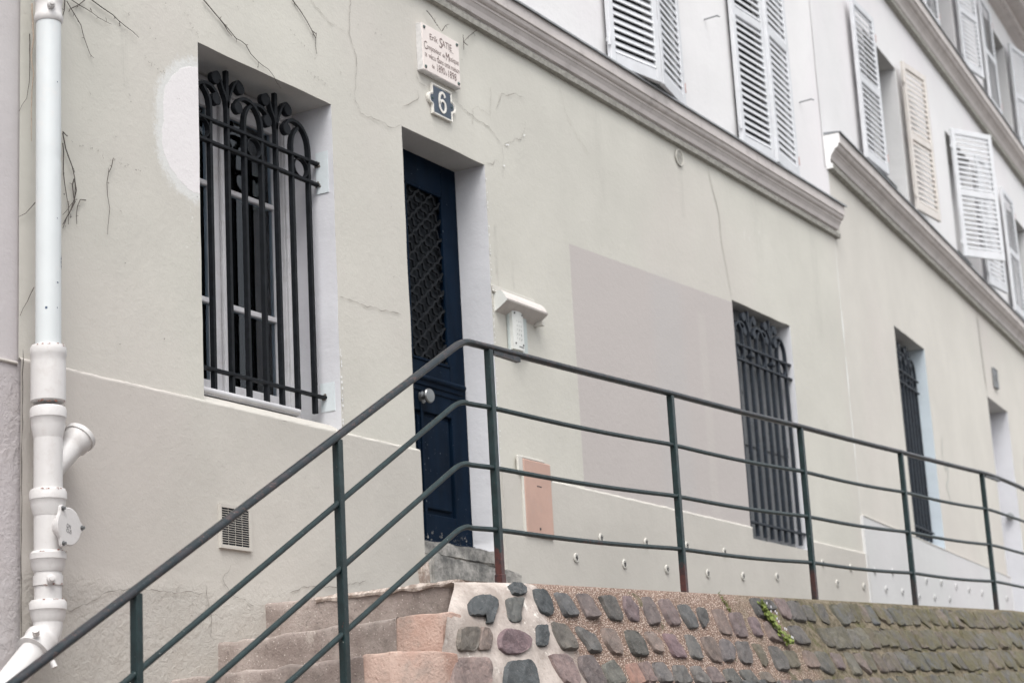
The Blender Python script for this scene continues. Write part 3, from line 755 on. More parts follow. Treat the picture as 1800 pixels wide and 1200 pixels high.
# ventilation grille low on the wall, set in the plaster
m = MB(); yv = PY - .016
x0, x1, z0, z1 = 6.765, 6.985, 1.215, 1.412
fx = .022
m.box(x0, x0 + .008, yv, yv + .02, z0, z1); m.box(x1 - fx * .9, x1, yv, yv + .02, z0, z1); m.box(x0 + .008, x1 - fx * .9, yv, yv + .02, z0, z0 + .016); m.box(x0 + .008, x1 - fx * .9, yv, yv + .02, z1 - .016, z1)
vg = obj('vent_grille', m, 'plinth', H)
m = MB(); n_ = 16
for i in range(1, n_):
    z = z0 + .016 + (z1 - z0 - .032) * i / n_; m.box(x0 + .008, x1 - fx * .9, yv + .0015, yv + .0045, z - .0010, z + .0010)
for i in range(1, 4):
    x = x0 + .008 + (x1 - fx * .9 - x0 - .008) * i / 4; m.box(x - .0007, x + .0007, yv + .003, yv + .007, z0 + .016, z1 - .016)
obj('vent_slats', m, 'plinth', vg)
m = MB(); m.box(x0 + .006, x1 - .01, yv + .005, yv + .0056, z0 + .01, z1 - .01); obj('vent_shadow_gap', m, 'dark', vg)

# ------------------------------------------------------------------ louvred shutters
def leaf(parent, hx, z0, z1, w, side, ang, mat='shutter', y=-.02, pitch=.055, slat=30, mids=(.5,), label=None, name='shutter'):
    """side +1: leaf runs to +x from its hinge, -1 to -x; ang: degrees swung out from the wall plane"""
    st, th = .052, .034
    m = MB(); h = z1 - z0
    rails = [(z0, z0 + .085), (z1 - .06, z1)] + [(z0 + h * q - .035, z0 + h * q + .035) for q in mids]
    rails.sort()
    m.bbox(0, st, -th, 0, z0, z1, .003); m.bbox(w - st, w, -th, 0, z0, z1, .003)
    for a, b in rails: m.bbox(st, w - st, -th + .002, -.002, a, b, .003)
    l = MB()
    for (a0, a1), (b0, b1) in zip(rails, rails[1:]):
        n = max(1, int(round((b0 - a1) / pitch)))
        for i in range(n):
            z = a1 + (b0 - a1) * (i + .5) / n + random.uniform(-.001, .001); ca, sa = math.cos(R(slat)), math.sin(R(slat))
            hw, ht = .0235, .004
            pts = []
            for u, v in ((-hw, -ht), (hw, -ht), (hw, ht), (-hw, ht)):
                pts.append((-th / 2 - (-u) * 0 + u * ca - v * sa, z + u * sa + v * ca))
            # outer (front, -y) edge low
            l.loft([[(xx, p[0], p[1]) for p in pts] for xx in (st - .004, w - st + .004)])
    hgs = []
    for zz in (z0 + .16, z1 - .2): hg = MB(); hgs.append(hg); hg.sm = True; hg.tube([(-.006, -th + .006, zz - .035), (-.006, -th + .006, zz + .035)], .011, 10); hg.sm = False; hg.box(-.03, -.006, -th + .008, -th + .014, zz - .012, zz + .012)
    T = Matrix.Translation((hx, y, 0)) @ Matrix.Rotation(R(ang) * -side, 4, 'Z') @ Matrix.Scale(side, 4, (1, 0, 0))
    def tr(mm):
        mm.v = [tuple(T @ Vector(v)) for v in mm.v]; return mm
    s = obj(name, tr(m), mat, parent, label); obj('louvres', tr(l), mat, s); [obj('hinge', tr(hg), mat if side > 0 else 'hinge', s) for hg in hgs]
    return s
leaf(H, 10.85, 4.748, 6.93, .550, 1, 10, y=-.03, slat=62, label='left leaf of the near closed shutter pair')
leaf(H, 11.95, 4.748, 6.93, .560, -1, 10, y=-.03, slat=74, label='right leaf of the near closed shutter pair')
leaf(H, 12.92, 4.748, 6.93, .540, 1, 3, y=-.03, slat=62, label='left leaf of the far closed shutter pair')
leaf(H, 14.00, 4.748, 6.93, .545, -1, 5, y=-.03, slat=74, label='right leaf of the far closed shutter pair')
for x, z in ((12.53, 5.63), (14.30, 5.50)):
    m = MB(); m.tube([(x, .01, z), (x, -.11, z + .004)], .006, 8); m.tube([(x - .0, -.10, z + .004), (x + .03, -.112, z + .004)], .005, 8); obj('shutter_catch', m, 'zinc', H)

# ================================================================== HOUSE 2 (turned 5.8 degrees, up the street)
T2 = R(5.806)
H2 = thing('townhouse', 'warm beige house farther up the street with many open white shutters', 'house', (14.8, 0, 0), rz=T2, shift=False)
W3 = (1.785, 2.925, 2.17, 4.088); D3 = (5.79, 6.87, 1.0, 4.118)
PL2 = 2.165
mb = MB(); sheet(mb, 0, 14, PL2, 5.07, [W3, (D3[0], D3[1], PL2, D3[3])], step=.12); obj('wall', mb, 'wall2', H2)
mb = MB(); mb.box(-.024, -.018, -.020, .06, -1.7, PL2); mb.box(5.858, 5.864, -.02, .02, -1.7, PL2); sheet(mb, -.02, 5.86, -1.7, PL2, [], -.016, step=.12); sheet(mb, D3[1], 14, -1.7, PL2, [], -.016, step=.12); obj('plinth', mb, 'plinth2', H2)
mb = MB(); mb.bbox(.0, 5.86, -.020, .003, PL2 - .004, PL2 + .010, .004); mb.bbox(D3[1], 14, -.020, .003, PL2 - .004, PL2 + .012, .004); obj('plinth_ledge', mb, 'ledge', H2)
cornice_part(H2, -.02, 14, 5.055, s=1.12, scale_p=1.45, seed=4)
mb = MB(); mb.prism([(0, 0), (0, 0)], 0, 0) if False else None
pr = [(.004, 5.055), (-.052, 5.057), (-.052, 5.10), (-.036, 5.10), (-.038, 5.14), (-.05, 5.172), (-.07, 5.198), (-.078, 5.205), (-.078, 5.22), (-.093, 5.222), (-.107, 5.232), (-.116, 5.248), (-.113, 5.257), (-.13, 5.262), (-.13, 5.348), (.004, 5.348)]
mb.loft([[(-.026, y, z) for y, z in pr], [(-.0205, y, z) for y, z in pr]]); obj('cornice_end', mb, 'white_end', H2)
OPN = [(1.75 + 3.33 * k, 1.75 + 3.33 * k + 1.2, 5.50, 6.93) for k in range(4)]
OPN2 = [(1.75 + 3.33 * k, 1.75 + 3.33 * k + 1.2, 8.08, 9.45) for k in range(4)]
mb = MB(); sheet(mb, -.07, 14, 5.07, 7.65, OPN, step=.12); sheet(mb, -.07, 14, 7.65, 10.0, OPN2, step=.12); obj('upper_wall', mb, 'upper', H2)
for o_ in OPN + OPN2:
    obj('upper_window_reveal', reveal(*o_, .34), ['upper_reveal', 'soffit'], H2)
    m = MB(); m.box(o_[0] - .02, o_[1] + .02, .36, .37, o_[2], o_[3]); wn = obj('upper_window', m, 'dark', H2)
    f = MB()
    for b in ((o_[0], o_[0] + .07, o_[2], o_[3]), (o_[1] - .07, o_[1], o_[2], o_[3]), (o_[0] + .07, o_[1] - .07, o_[3] - .07, o_[3]), (o_[0] + .07, o_[1] - .07, o_[2], o_[2] + .08), (o_[0] + .56, o_[0] + .64, o_[2] + .08, o_[3] - .07), (o_[0] + .07, o_[0] + .56, o_[2] + .9, o_[2] + .93), (o_[0] + .64, o_[1] - .07, o_[2] + .9, o_[2] + .93)):
        f.bbox(b[0], b[1], .31, .355, b[2], b[3], .004)
    obj('window_frame', f, 'woodwhite', wn)
    g = MB(); g.sm = True; g.tube([(o_[0], .12, o_[2] + .22), (o_[1], .12, o_[2] + .22)], .022, 10); g.tube([(o_[0], .12, o_[2] + .06), (o_[1], .12, o_[2] + .06)], .014, 8)
    obj('guard_bar', g, 'iron_blue', wn)
cornice_part(H2, -.3, 14, 7.60, s=1.3, scale_p=1.6, seed=7)
for z_ in (9.82,):
    mb = MB(); mb.loft([[(x, .0, z_), (x, -.10, z_ + .02), (x, -.14, z_ + .12), (x, -.30, z_ + .16), (x, -.34, z_ + .26), (x, 0, z_ + .3)] for x in (-.3, 14)]); obj('eaves_cornice', mb, 'cornice', H2)
    x = 6.
    while x < 14: mb = MB(); mb.box(x, x + .06, -.16, -.09, z_ + .03, z_ + .10); x += .12; obj('dentil', mb, 'cornice', H2)
    mb = MB(); mb.loft([[(x, -.46, z_ + .27), (x, -.48, z_ + .34), (x, 3, z_ + 2.4), (x, 3, z_ + 2.2), (x, 0, z_ + .3)] for x in (-.3, 14)]); obj('roof', mb, 'roof', H2)
obj('window_reveal', reveal(*W3, .16), ['reveal_blue', 'soffit'], H2, 'pale blue painted window reveal')
m = MB(); m.box(W3[0], W3[1], .16, .18, W3[2], W3[3]); obj('wooden_shutter', m, 'shutter_wood', H2)
grille(H2, W3[0] + .03, W3[3] - .02, W3[2] - .03, 'iron_blue', y=.075, diamonds=True)
obj('door_reveal', reveal(D3[0], D3[1], D3[2], D3[3], .20, sides='LRT'), ['reveal', 'soffit'], H2)
dd = plain('door', 'woodwhite', H2, [(D3[0], D3[1], .20, .24, D3[2], D3[3])], .003)
m = MB(); m.sm = True; m.lathe((7.02 - .17, .10, 2.93), (-1, -.2, 0), [(0, .03), (.02, .03), (.03, .045), (.05, .045), (.055, .01)], 18); obj('door_knob', m, 'steel', dd)
m = MB()
P = wiggle([(5.70, 0, 5.05), (5.72, 0, 4.6), (5.79, 0, 4.13)], .15, .004, 3); m.strip([(p.x, p.z) for p in P], .022, -.006, .2); obj('vertical_seam', m, 'crack', H2)
m = MB(); P = smooth_path([(3.28, 0, 3.30), (3.22, 0, 3.10), (3.30, 0, 2.98), (3.40, 0, 3.05), (3.36, 0, 2.90), (3.25, 0, 2.82), (3.34, 0, 2.74), (3.36, 0, 2.62)], 5)
m.strip([(p.x, p.z) for p in P], .014, -.0062, .2)
P = smooth_path([(7.75, 0, 3.75), (7.55, 0, 3.65), (7.50, 0, 3.4), (7.62, 0, 3.25), (7.80, 0, 3.22)], 5); m.strip([(p.x, p.z) for p in P], .014, -.0062, .2)
obj('faded_scrawl', m, 'faint', H2)
for x, z in [(0.195, 1.744), (0.492, 1.62), (0.765, 1.784), (1.036, 1.641), (1.615, 1.642), (2.205, 1.681), (2.805, 1.71), (2.527, 1.838), (3.126, 1.85), (3.688, 1.865), (4.282, 1.88), (5.519, 1.916), (1.944, 1.806)]:
    plug(H2, x, z, -.021, True)
# shutters: storey 1 then storey 2
leaf(H2, OPN[0][0] - .01, 5.47, 7.0, .63, -1, -3, y=-.08, mids=(.5,), slat=66, label='left shutter folded back beside the nearest open window')
leaf(H2, OPN[0][1] + .01, 5.47, 7.0, .58, 1, 9, mat='shutter_worn', y=-.05, slat=66, label='worn cream shutter folded back to the right of the nearest open window')
leaf(H2, OPN[1][0] - .03, 5.50, 6.93, .60, 1, 33, y=-.05, mids=(.5,), slat=50, label='white shutter swung half open over the second window')
leaf(H2, OPN[1][1] + .01, 5.47, 7.0, .58, 1, 8, y=-.05, slat=66)
leaf(H2, OPN[2][0] - .01, 5.47, 7.0, .66, -1, 0, y=-.05, slat=66)
leaf(H2, OPN[2][1] + .01, 5.47, 7.0, .58, 1, 8, y=-.05, slat=66)
for k in range(4):
    leaf(H2, OPN2[k][0] - .01, 8.06, 9.5, .66, -1, 0, y=-.05, slat=66)
    leaf(H2, OPN2[k][1] + .01, 8.06, 9.5, .58, 1, 10, y=-.05, slat=66)
# ================================================================== LEFT HOUSE
H0 = thing('townhouse', 'rose grey plastered house at the left edge behind the white drainpipe', 'house', (2.5, .5, -1.6))
mb = MB(); sheet(mb, -4, 5.64, 1.85, 8.2, [], .014, step=.15); obj('wall', mb, 'left', H0)
mb = MB(); sheet(mb, 4.2, 5.64, -1.7, 1.85, [], .006, step=.06, amp=2.); sheet(mb, -4, 4.2, -1.7, 1.85, [], .006, step=.3); obj('plinth', mb, 'left', H0)
mb = MB(); mb.bbox(-4, 5.558, -.004, .016, 1.840, 1.852, .004); obj('plinth_ledge', mb, 'ledge', H0)
# thin black joint between the two houses
m = MB(); P = wiggle([(5.562, 0, 1.9), (5.556, 0, 1.2), (5.56, 0, .6)], .05, .003, 2); m.strip([(p.x, p.z) for p in P], .004, -.0225, .6); obj('joint_gap', m, 'grime', H0)

# ================================================================== DRAINPIPE
DP = thing('drainpipe', 'white painted drainpipe with inspection cap and capped side branch', 'drainpipe', (5.6, -.12, -1.0))
px, py = 5.601, -.12
def pz(p): return 3.372 - p * .002417
def lat(name, prof, mat='pvc_low', c=None, ax=(0, 0, 1), seg=36):
    m = MB(); m.sm = True; m.lathe(c or (px, py, 0), ax, prof, seg, True); return obj(name, m, mat, DP)
R0 = .0505
m = MB(); m.sm = True; rings = []
zt, zb_ = 4.6, pz(612)
n_ = 130
for i in range(n_ + 1):
    z = zt + (zb_ - zt) * i / n_; ring = []
    for k in range(40):
        a = 2 * pi * k / 40; rr = R0
        # the dent in the pipe
        dz_ = z - pz(288); da = (a - (pi * 1.62) + pi) % (2 * pi) - pi
        rr -= .006 * math.exp(-(dz_ / .012) ** 2 - (da / .5) ** 2) - .002 * math.exp(-((dz_ + .02) / .012) ** 2 - (da / .6) ** 2)
        ring.append((px + math.cos(a) * rr, py + math.sin(a) * rr, z))
    rings.append(ring)
m.loft(rings); obj('pipe', m, 'pvc', DP)
lat('collar', [(pz(42), R0 + .002), (pz(40), R0 + .006), (pz(34), R0 + .009), (pz(28), R0 + .006), (pz(26), R0 + .003), (pz(8), R0 + .003), (pz(4), R0 + .006), (pz(-3), R0 + .009), (pz(-9), R0 + .005)], 'pvc_low')
lat('coupling', [(pz(702), .064), (pz(700), .0685), (pz(640), .0685), (pz(628), .0675), (pz(624), .071), (pz(612), .071), (pz(608), .066), (pz(606), .052)])
lat('collar', [(pz(762), .056), (pz(742), .066), (pz(730), .067), (pz(728), .071), (pz(715), .071), (pz(711), .067), (pz(709), .058)])
lat('branch_body', [(pz(850), .056), (pz(762), .056)])
lat('collar', [(pz(888), .056), (pz(872), .067), (pz(864), .068), (pz(862), .072), (pz(850), .072), (pz(845), .066)])
lat('inspection_body', [(pz(955), .054), (pz(885), .055)])
lat('collar', [(pz(978), .055), (pz(970), .064), (pz(960), .066), (pz(958), .070), (pz(949), .070), (pz(945), .062)])
cl = lat('clamp', [(pz(1000), .053), (pz(1000.01), .057), (pz(984), .057), (pz(983.9), .053)])
lat('pipe', [(pz(1030), .052), (pz(975), .052)])
lat('collar', [(pz(1058), .056), (pz(1048), .066), (pz(1040), .067), (pz(1038), .071), (pz(1027), .071), (pz(1023), .065)])
m = MB(); m.sm = True
for zz in (pz(992), pz(18)):
    m.lathe((px - .035, py - .048, zz), (-.6, -.8, 0), [(-.01, .016), (.018, .016), (.02, .010), (.03, .010), (.031, .001)], 12)
obj('clamp_screw', m, 'pvc_low', DP)
# elbow and the pipe running down to the left
ez = pz(1058); E1 = []
for i in range(9):
    a = R(47) * i / 8; rad = .10; E1.append((px - rad * (1 - math.cos(a)), py, ez - rad * math.sin(a)))
m = MB(); m.sm = True; m.tube([(px, py, ez + .02)] + E1, .056, 32); obj('elbow', m, 'pvc_low', DP)
e = Vector(E1[-1]); dd_ = Vector((-math.sin(R(47)), 0, -math.cos(R(47))))
lat('collar', [(-.012, .058), (-.008, .071), (.006, .071), (.012, .067), (.05, .067), (.052, .071), (.062, .071), (.066, .056)], c=e, ax=dd_)
m = MB(); m.sm = True; m.tube([e + dd_ * .05, e + dd_ * 1.6], .0525, 32); obj('pipe', m, 'pvc_low', DP)
m = MB(); m.sm = True; m.tube([e + dd_ * .055 + Vector((.04, -.05, -.04)), e + dd_ * .07 + Vector((.055, -.062, -.055))], .012, 10)
m.tube([e + dd_ * .03 + Vector((-.055, -.045, .04)), e + dd_ * .03 + Vector((-.075, -.06, .055))], .014, 10); obj('clamp_screw', m, 'pvc_low', DP)
# capped branch
bc = Vector((px, py, 1.388)); bd = Vector((.69, -.06, .72)).normalized()
lat('branch', [(0, .044), (.14, .048), (.176, .050), (.186, .058), (.222, .060), (.224, .066), (.242, .067), (.247, .062), (.248, .054), (.243, .051), (.243, .001)], c=bc, ax=bd)
# inspection cap facing the street
cc = Vector((px + .018, py, pz(908))); ca = Vector((.10, -1, 0)).normalized()
lat('inspection_neck', [(0, .05), (.055, .052), (.068, .062), (.074, .072)], c=cc, ax=ca)
m = MB(); a_ = ca.orthogonal().normalized(); b_ = ca.cross(a_)
ax_u = Vector((1, .1, 0)).normalized(); ax_v = Vector((0, 0, 1)); ring1 = []; ring2 = []; ring3 = []
cen = cc + ca * .074
for k in range(72):
    t = 2 * pi * k / 72
    lobes = max(0, math.cos(3 * (t - R(2)))) ** 5
    rr = .074 + .018 * lobes
    for rg, dst, f in ((ring1, 0, 1.), (ring2, .010, 1.), (ring3, .0125, .95)): rg.append(cen + ca * dst + (ax_u * math.cos(t) + ax_v * math.sin(t)) * rr * f)
m.loft([ring1, ring2, ring3]); cap = obj('inspection_cap', m, 'pvc_low', DP)
m = MB(); m.sm = True
for k in range(3):
    t = R(2) + k * 2 * pi / 3; p = cen + ca * .012 + (ax_u * math.cos(t) + ax_v * math.sin(t)) * .078
    m.lathe(p, ca, [(0, .010), (.002, .010), (.0025, .006), (.012, .006), (.013, .001)], 12)
obj('cap_bolt', m, 'steel', cap)
def text_at(mb, s, origin, u, v, nrm, size, rot=0.):
    k = len(mb.v); text_into(mb, s, 0, 0, size, 0, .8)
    for i in range(k, len(mb.v)):
        x, _, z = mb.v[i]; q = origin + u * x + v * z + nrm * .0006; mb.v[i] = tuple(q)
m = MB(); ur = (ax_u * math.cos(R(-12)) + ax_v * math.sin(R(-12))); vr = (ax_v * math.cos(R(-12)) - ax_u * math.sin(R(-12)))
text_at(m, 'DN', cen + ca * .0128 + ax_u * -.020 + ax_v * -.004, ur, vr, ca, .022); text_at(m, 'CU5', cen + ca * .0128 + ax_u * -.022 + ax_v * -.022, ur, vr, ca, .022)
obj('marker_writing', m, 'ink', cap)
# scraps of faded sticker and marks, wrapped on the pipe
m = MB(); rnd = random.Random(4)
def curved_bit(a0, a1, z0, z1, r=R0 + .0008):
    n = 4
    for i in range(n):
        t0 = a0 + (a1 - a0) * i / n; t1 = a0 + (a1 - a0) * (i + 1) / n
        m.poly([(px + math.cos(t0) * r, py + math.sin(t0) * r, z0), (px + math.cos(t1) * r, py + math.sin(t1) * r, z0), (px + math.cos(t1) * r, py + math.sin(t1) * r, z1), (px + math.cos(t0) * r, py + math.sin(t0) * r, z1)])
for k in range(16):
    a = R(-52 + rnd.uniform(-12, 14)); z = pz(465) + rnd.uniform(-.032, .032); curved_bit(a, a + R(rnd.uniform(4, 12)), z, z + rnd.uniform(.003, .010))
for z in (pz(505), pz(548), pz(395), pz(155)): curved_bit(R(-95), R(-95 + rnd.uniform(3, 9)), z, z + .006)
curved_bit(R(-150), R(-140), pz(550), pz(546)); obj('sticker_scraps', m, 'ink_blue', DP)
m = MB(); rnd = random.Random(8)
for zc, rad in ((pz(704), .066), (pz(610), .0715), (pz(848), .0725), (pz(947), .0705), (pz(1000), .058), (pz(1024), .070)):
    for k in range(14):
        a = R(rnd.uniform(-175, 0)); r = rad + .0006; a1 = a + R(rnd.uniform(2, 9)); z0 = zc + rnd.uniform(-.005, .003); z1 = z0 + rnd.uniform(.0015, .004)
        m.poly([(px + math.cos(t) * r, py + math.sin(t) * r, z) for t, z in ((a, z0), (a1, z0), (a1, z1), (a, z1))])
obj('grime_flecks', m, 'rustspot', DP)

# ================================================================== PLAQUE, NUMBER, KEYPAD, COVER
PQ = thing('wall_plaque', 'pale marble memorial plaque with brown painted lettering above the door number', 'plaque', (8.81, -.01, 4.05))
X0, X1, Z0, Z1 = 8.583, 8.965, 4.012, 4.290
m = MB(); m.bbox(X0, X1, -.040, -.002, Z0, Z1, .003); pl = obj('slab', m, 'marble', PQ)
m = MB(); m.box(X0 - .004, X0 - .0005, -.036, -.002, Z0 + .002, Z1 - .002); m.box(X0, X1, -.036, -.002, Z0 - .003, Z0 - .0005); obj('slab_edge', m, 'marble_edge', PQ)
W_, H_ = X1 - X0, Z1 - Z0
m = MB(); yt = -.0408
def tx(s, u0, u1, v, size, shear=0):  # v: baseline fraction from the top
    text_into(m, s, X0 + W_ * u0, Z1 - H_ * v, size, yt, width=W_ * (u1 - u0), shear=shear)
tx('Erik', .19, .40, .285, .052); tx('S', .44, .53, .345, .088, .15); tx('ATIE', .53, .79, .295, .058); 
m.box(X0 + W_ * .72, X0 + W_ * .84, yt - .0003, yt, Z1 - H_ * .32, Z1 - H_ * .315)
tx('C', .03, .11, .545, .070); tx('ompositeur', .11, .49, .52, .046); tx('de', .52, .59, .52, .034); tx('M', .61, .70, .555, .072); tx('usique', .71, .96, .52, .046)
tx('a', .05, .10, .70, .046); tx('vécu', .15, .33, .70, .046); tx('d', .37, .43, .70, .062, -.2); tx('ans', .43, .54, .70, .046); tx('cette', .57, .72, .70, .046); tx('maison', .75, .97, .70, .046)
tx('de', .22, .29, .88, .036); tx('1890', .34, .55, .895, .062); tx('à', .585, .625, .885, .034); tx('1898', .64, .86, .895, .062)
obj('lettering', m, 'ink_brown', PQ)
for x, z in ((X0 + .022, Z1 - .022), (X1 - .022, Z1 - .022), (X0 + .022, Z0 + .022), (X1 - .022, Z0 + .022)):
    m = MB(); m.sm = True; m.lathe((x, -.039, z), (0, -1, 0), [(0, .011), (.004, .010), (.008, .005), (.009, .001)], 14); obj('screw', m, 'bolt', PQ)

NP = thing('house_number_plate', 'slate blue cast number plate reading 6 above the navy door', 'number plate', (8.8, -.01, 3.80))
cx, cz = 8.795, 3.883; hw, hh = .100, .088
def plate_outline(hw, hh, ear, r):
    pts = [(-hw, -hh)]; 
    def arc(cx_, cz_, a0, a1, n=8): return [(cx_ + r * math.cos(R(a0 + (a1 - a0) * i / n)), cz_ + r * math.sin(R(a0 + (a1 - a0) * i / n))) for i in range(n + 1)]
    pts += [(hw, -hh), (hw, -r * 1.15), (hw + .008, -r * 1.15)] + arc(hw + .008, 0, -90, 90) + [(hw, r * 1.15), (hw, hh), (-hw, hh), (-hw, r * 1.15)] + arc(-hw - .008, 0, 90, 270) + [(-hw, -r * 1.15)]
    return pts
m = MB(); m.prism([(cx + a, cz + b) for a, b in plate_outline(hw, hh, .02, .033)], -.016, -.002); obj('plate_back', m, 'enamel_white', NP)
m = MB(); m.prism([(cx + a, cz + b) for a, b in plate_outline(hw - .011, hh - .011, .02, .023)], -.0172, -.012); obj('plate_field', m, 'enamel_blue', NP)
m = MB()
for sgn in (-1, 1): m.lathe((cx + sgn * (hw - .002), -.0172, cz), (0, -1, 0), [(0, .008), (.003, .007), (.004, .002)], 12)
obj('screw', m, 'bolt', NP)
m = MB(); rim = plate_outline(hw - .003, hh - .003, .02, .030)
rim = [(cx + a, cz + b) for a, b in rim]; m.ribbon(rim + [rim[0]], .006, -.0205, -.015); obj('plate_rim', m, 'enamel_white', NP)
m = MB(); pts = [(cx + .026, cz + .034), (cx + .018, cz + .051), (cx + .0, cz + .057), (cx - .020, cz + .046), (cx - .030, cz + .018), (cx - .031, cz - .018), (cx - .024, cz - .044), (cx, cz - .058), (cx + .024, cz - .045), (cx + .030, cz - .022), (cx + .024, cz + .000), (cx + .002, cz + .011), (cx - .018, cz + .003), (cx - .029, cz - .018)]
P = smooth_path([(a, 0, b) for a, b in pts], 5); m.ribbon([(p.x, p.z) for p in P], .014, -.0215, -.0165); obj('digit', m, 'enamel_white', NP)

KC = thing('keypad_canopy', 'small moulded plaster canopy sheltering the entry keypad', 'canopy', (9.55, 0, 2.83))
m = MB(); m.sm = False
prf = [(.0, 2.775), (-.045, 2.800), (-.086, 2.828), (-.089, 2.838), (-.080, 2.844), (-.074, 2.858), (-.062, 2.878), (-.045, 2.893), (-.018, 2.893), (-.014, 2.90), (0, 2.90)]
m.loft([[(x, y, z) for y, z in prf] for x in (9.275, 9.735)]); obj('canopy_moulding', m, 'canopy', KC)
m = MB(); m.loft([[(x, y, z) for y, z in prf] for x in (9.2705, 9.2745)]); obj('canopy_end', m, 'keypad', KC)
m = MB(); m.bbox(9.245, 9.715, -.016, -.002, 2.885, 2.925, .003); m.box(9.705, 9.734, -.060, -.002, 2.766, 2.79); obj('backing_strip', m, 'plug', KC)
KP = thing('entry_keypad', 'cream door entry keypad under the little canopy', 'keypad', (9.50, 0, 2.58))
m = MB(); m.bbox(9.395, 9.595, -.020, -.002, 2.560, 2.825, .003); obj('back_plate', m, 'keypad_back', KP)
m = MB(); kx0, kx1, kz0, kz1 = 9.398, 9.520, 2.575, 2.815
rings = []
for i in range(9):
    t = i / 8; x = kx0 + (kx1 - kx0) * t; b = .008 * math.sin(pi * t); rings.append([(x, -.020, kz0), (x, -.040 - b, kz0), (x, -.040 - b, kz1), (x, -.020, kz1)])
m.loft(rings); face = obj('keypad_face', m, 'keypad', KP)
m = MB(); digits = ['1', '2', '3', '4', '5', '6', '7', '8', '9', 'A', '0', 'B', '*', 'C', '#']
for i, d in enumerate(digits):
    cx_ = kx0 + .036 + (i % 3) * .022; cz_ = kz1 - .078 - (i // 3) * .026; text_into(m, d, cx_, cz_, .017, -.0487, align='CENTER')
text_into(m, 'ENTRY', kx0 + .035, kz0 + .012, .010, -.0485) if False else None
for x, z in ((kx0 + .02, kz1 - .028), (kx1 - .02, kz1 - .028), (kx0 + .02, kz0 + .035), (kx1 - .02, kz0 + .035)): m.lathe((x, -.044, z), (0, -1, 0), [(0, .005), (.0035, .005), (.004, .001)], 10)
for k in range(8): m.box(kx0 + .05 + k * .0065, kx0 + .054 + k * .0065, -.0484, -.0478, kz0 + .016, kz0 + .022)
obj('keys', m, 'ink', KP)
MC = thing('meter_cover', 'salmon painted metal access cover on the plinth behind the railing', 'access cover', (9.61, 0, 1.5))
m = MB(); m.bbox(9.452, 9.758, -.030, -.010, 1.520, 1.952, .005); cv = obj('cover_plate', m, 'salmon', MC)
m = MB(); m.box(9.59, 9.64, -.0312, -.0300, 1.806, 1.811); m.lathe((9.60, -.030, 1.565), (0, -1, 0), [(0, .008), (.002, .008), (.0025, .001)], 12); obj('cover_lock', m, 'ink', cv)
m = MB(); m.bbox(9.40, 9.452, -.026, -.010, 1.86, 1.965, .004); m.bbox(9.44, 9.452, -.028, -.012, 1.52, 1.86, .003); m.bbox(9.452, 9.70, -.026, -.010, 1.952, 1.968, .004); obj('cover_mortar', m, 'plug', MC)

N4 = thing('house_number_plate', 'small weathered grey cast number plate above the far door', 'number plate', (14.8 + 6.30 * math.cos(T2), 6.30 * math.sin(T2), 4.28), rz=T2, shift=False)
m = MB(); m.prism([(-.10, -.11), (.10, -.11), (.10, .11), (-.10, .11)], -.02, -.002); o = obj('plate_back', m, 'zinc', N4); o.location.z = .12
m = MB(); text_into(m, '4', -.05, -.065, .18, -.022); o = obj('digit', m, 'grime', N4); o.location.z = .12
m = MB(); P = [(-.095, -.105), (.095, -.105), (.095, .105), (-.095, .105), (-.095, -.105)]; m.ribbon(P, .012, -.026, -.019); o = obj('plate_rim', m, 'zinc', N4); o.location.z = .12

# ================================================================== GROUND, PATH, STAIRS
mb = MB(); mb.box(-300, 300, -300, 300, -1.75, -1.6); struct('street', mb, 'street')
def cz_(x): return .952 + .0425 * (x - 6.9)           # coping height
m = MB(); n_ = 20
rings = []
for i in range(n_ + 1):
    x = 7.1 + (26 - 7.1) * i / n_; far = max(0, x - 14.8); rings.append([(x, -1.12, -1.6), (x, -1.12, cz_(x) - .02), (x, -.02 + far * .1, cz_(x) - .02), (x, -.02 + far * .1, -1.6)])
m.loft(rings); struct('path', m, 'street')

ST = thing('stairs', 'rosy concrete steps climbing along the house to the navy door', 'stairs', (6.0, -.6, -1.6))
tops = [.990, .800, .632, .465, .295, .125, -.045, -.215, -.385, -.555, -.725, -.895, -1.065, -1.235, -1.405]
fx_ = [7.085, 6.745, 6.440]; ox_ = [7.100, 6.575, 6.290]
for k in range(3, 15): fx_.append(fx_[-1] - .31); ox_.append(ox_[-1] - .31)
for k, zt_ in enumerate(tops):
    m = MB(); xi, xo = fx_[k], ox_[k]; yo = -1.04 if k == 0 else (-1.065 if k == 1 else (-1.10 if k == 2 else -1.35))
    back = 7.42 if k == 0 else None
    zb_ = tops[k + 1] - .05 if k + 1 < len(tops) else -1.62
    nx = 44; depth = (fx_[k - 1] if k else 7.5) + .06
    # front face as a rough grid plus the tread
    m.sm = True; g = []
    prof = [(0.0, zb_), (0.0, zt_ - .10), (0.0, zt_ - .05), (0.002, zt_ - .016), (.006, zt_ - .006), (.016, zt_), (.10, zt_), (.2, zt_), (.5, zt_)]
    for j in range(nx + 1):
        t = j / nx; y = .0 + (yo - .0) * t; xf = xi + (xo - xi) * t ** 1.3; row = []
        for (dx, z) in prof:
            p = Vector((xf + dx, y, z)); a = .009 + (.006 if z > zt_ - .03 else 0) * abs(noise.noise(Vector((y * 14, k * 3, 0)))) * 2
            q = p + Vector((noise.noise(p * 9) * a - (.004 if z > zt_ - .04 else 0), 0, noise.noise(p * 11 + Vector((5, 0, 0))) * a * (1 if z > zt_ - .06 else 0)))
            row.append(m.vert(q))
        g.append(row)
    for j in range(nx):
        for i in range(len(prof) - 1): m.face((g[j][i], g[j + 1][i], g[j + 1][i + 1], g[j][i + 1]))
    obj('step', m, 'step', ST)
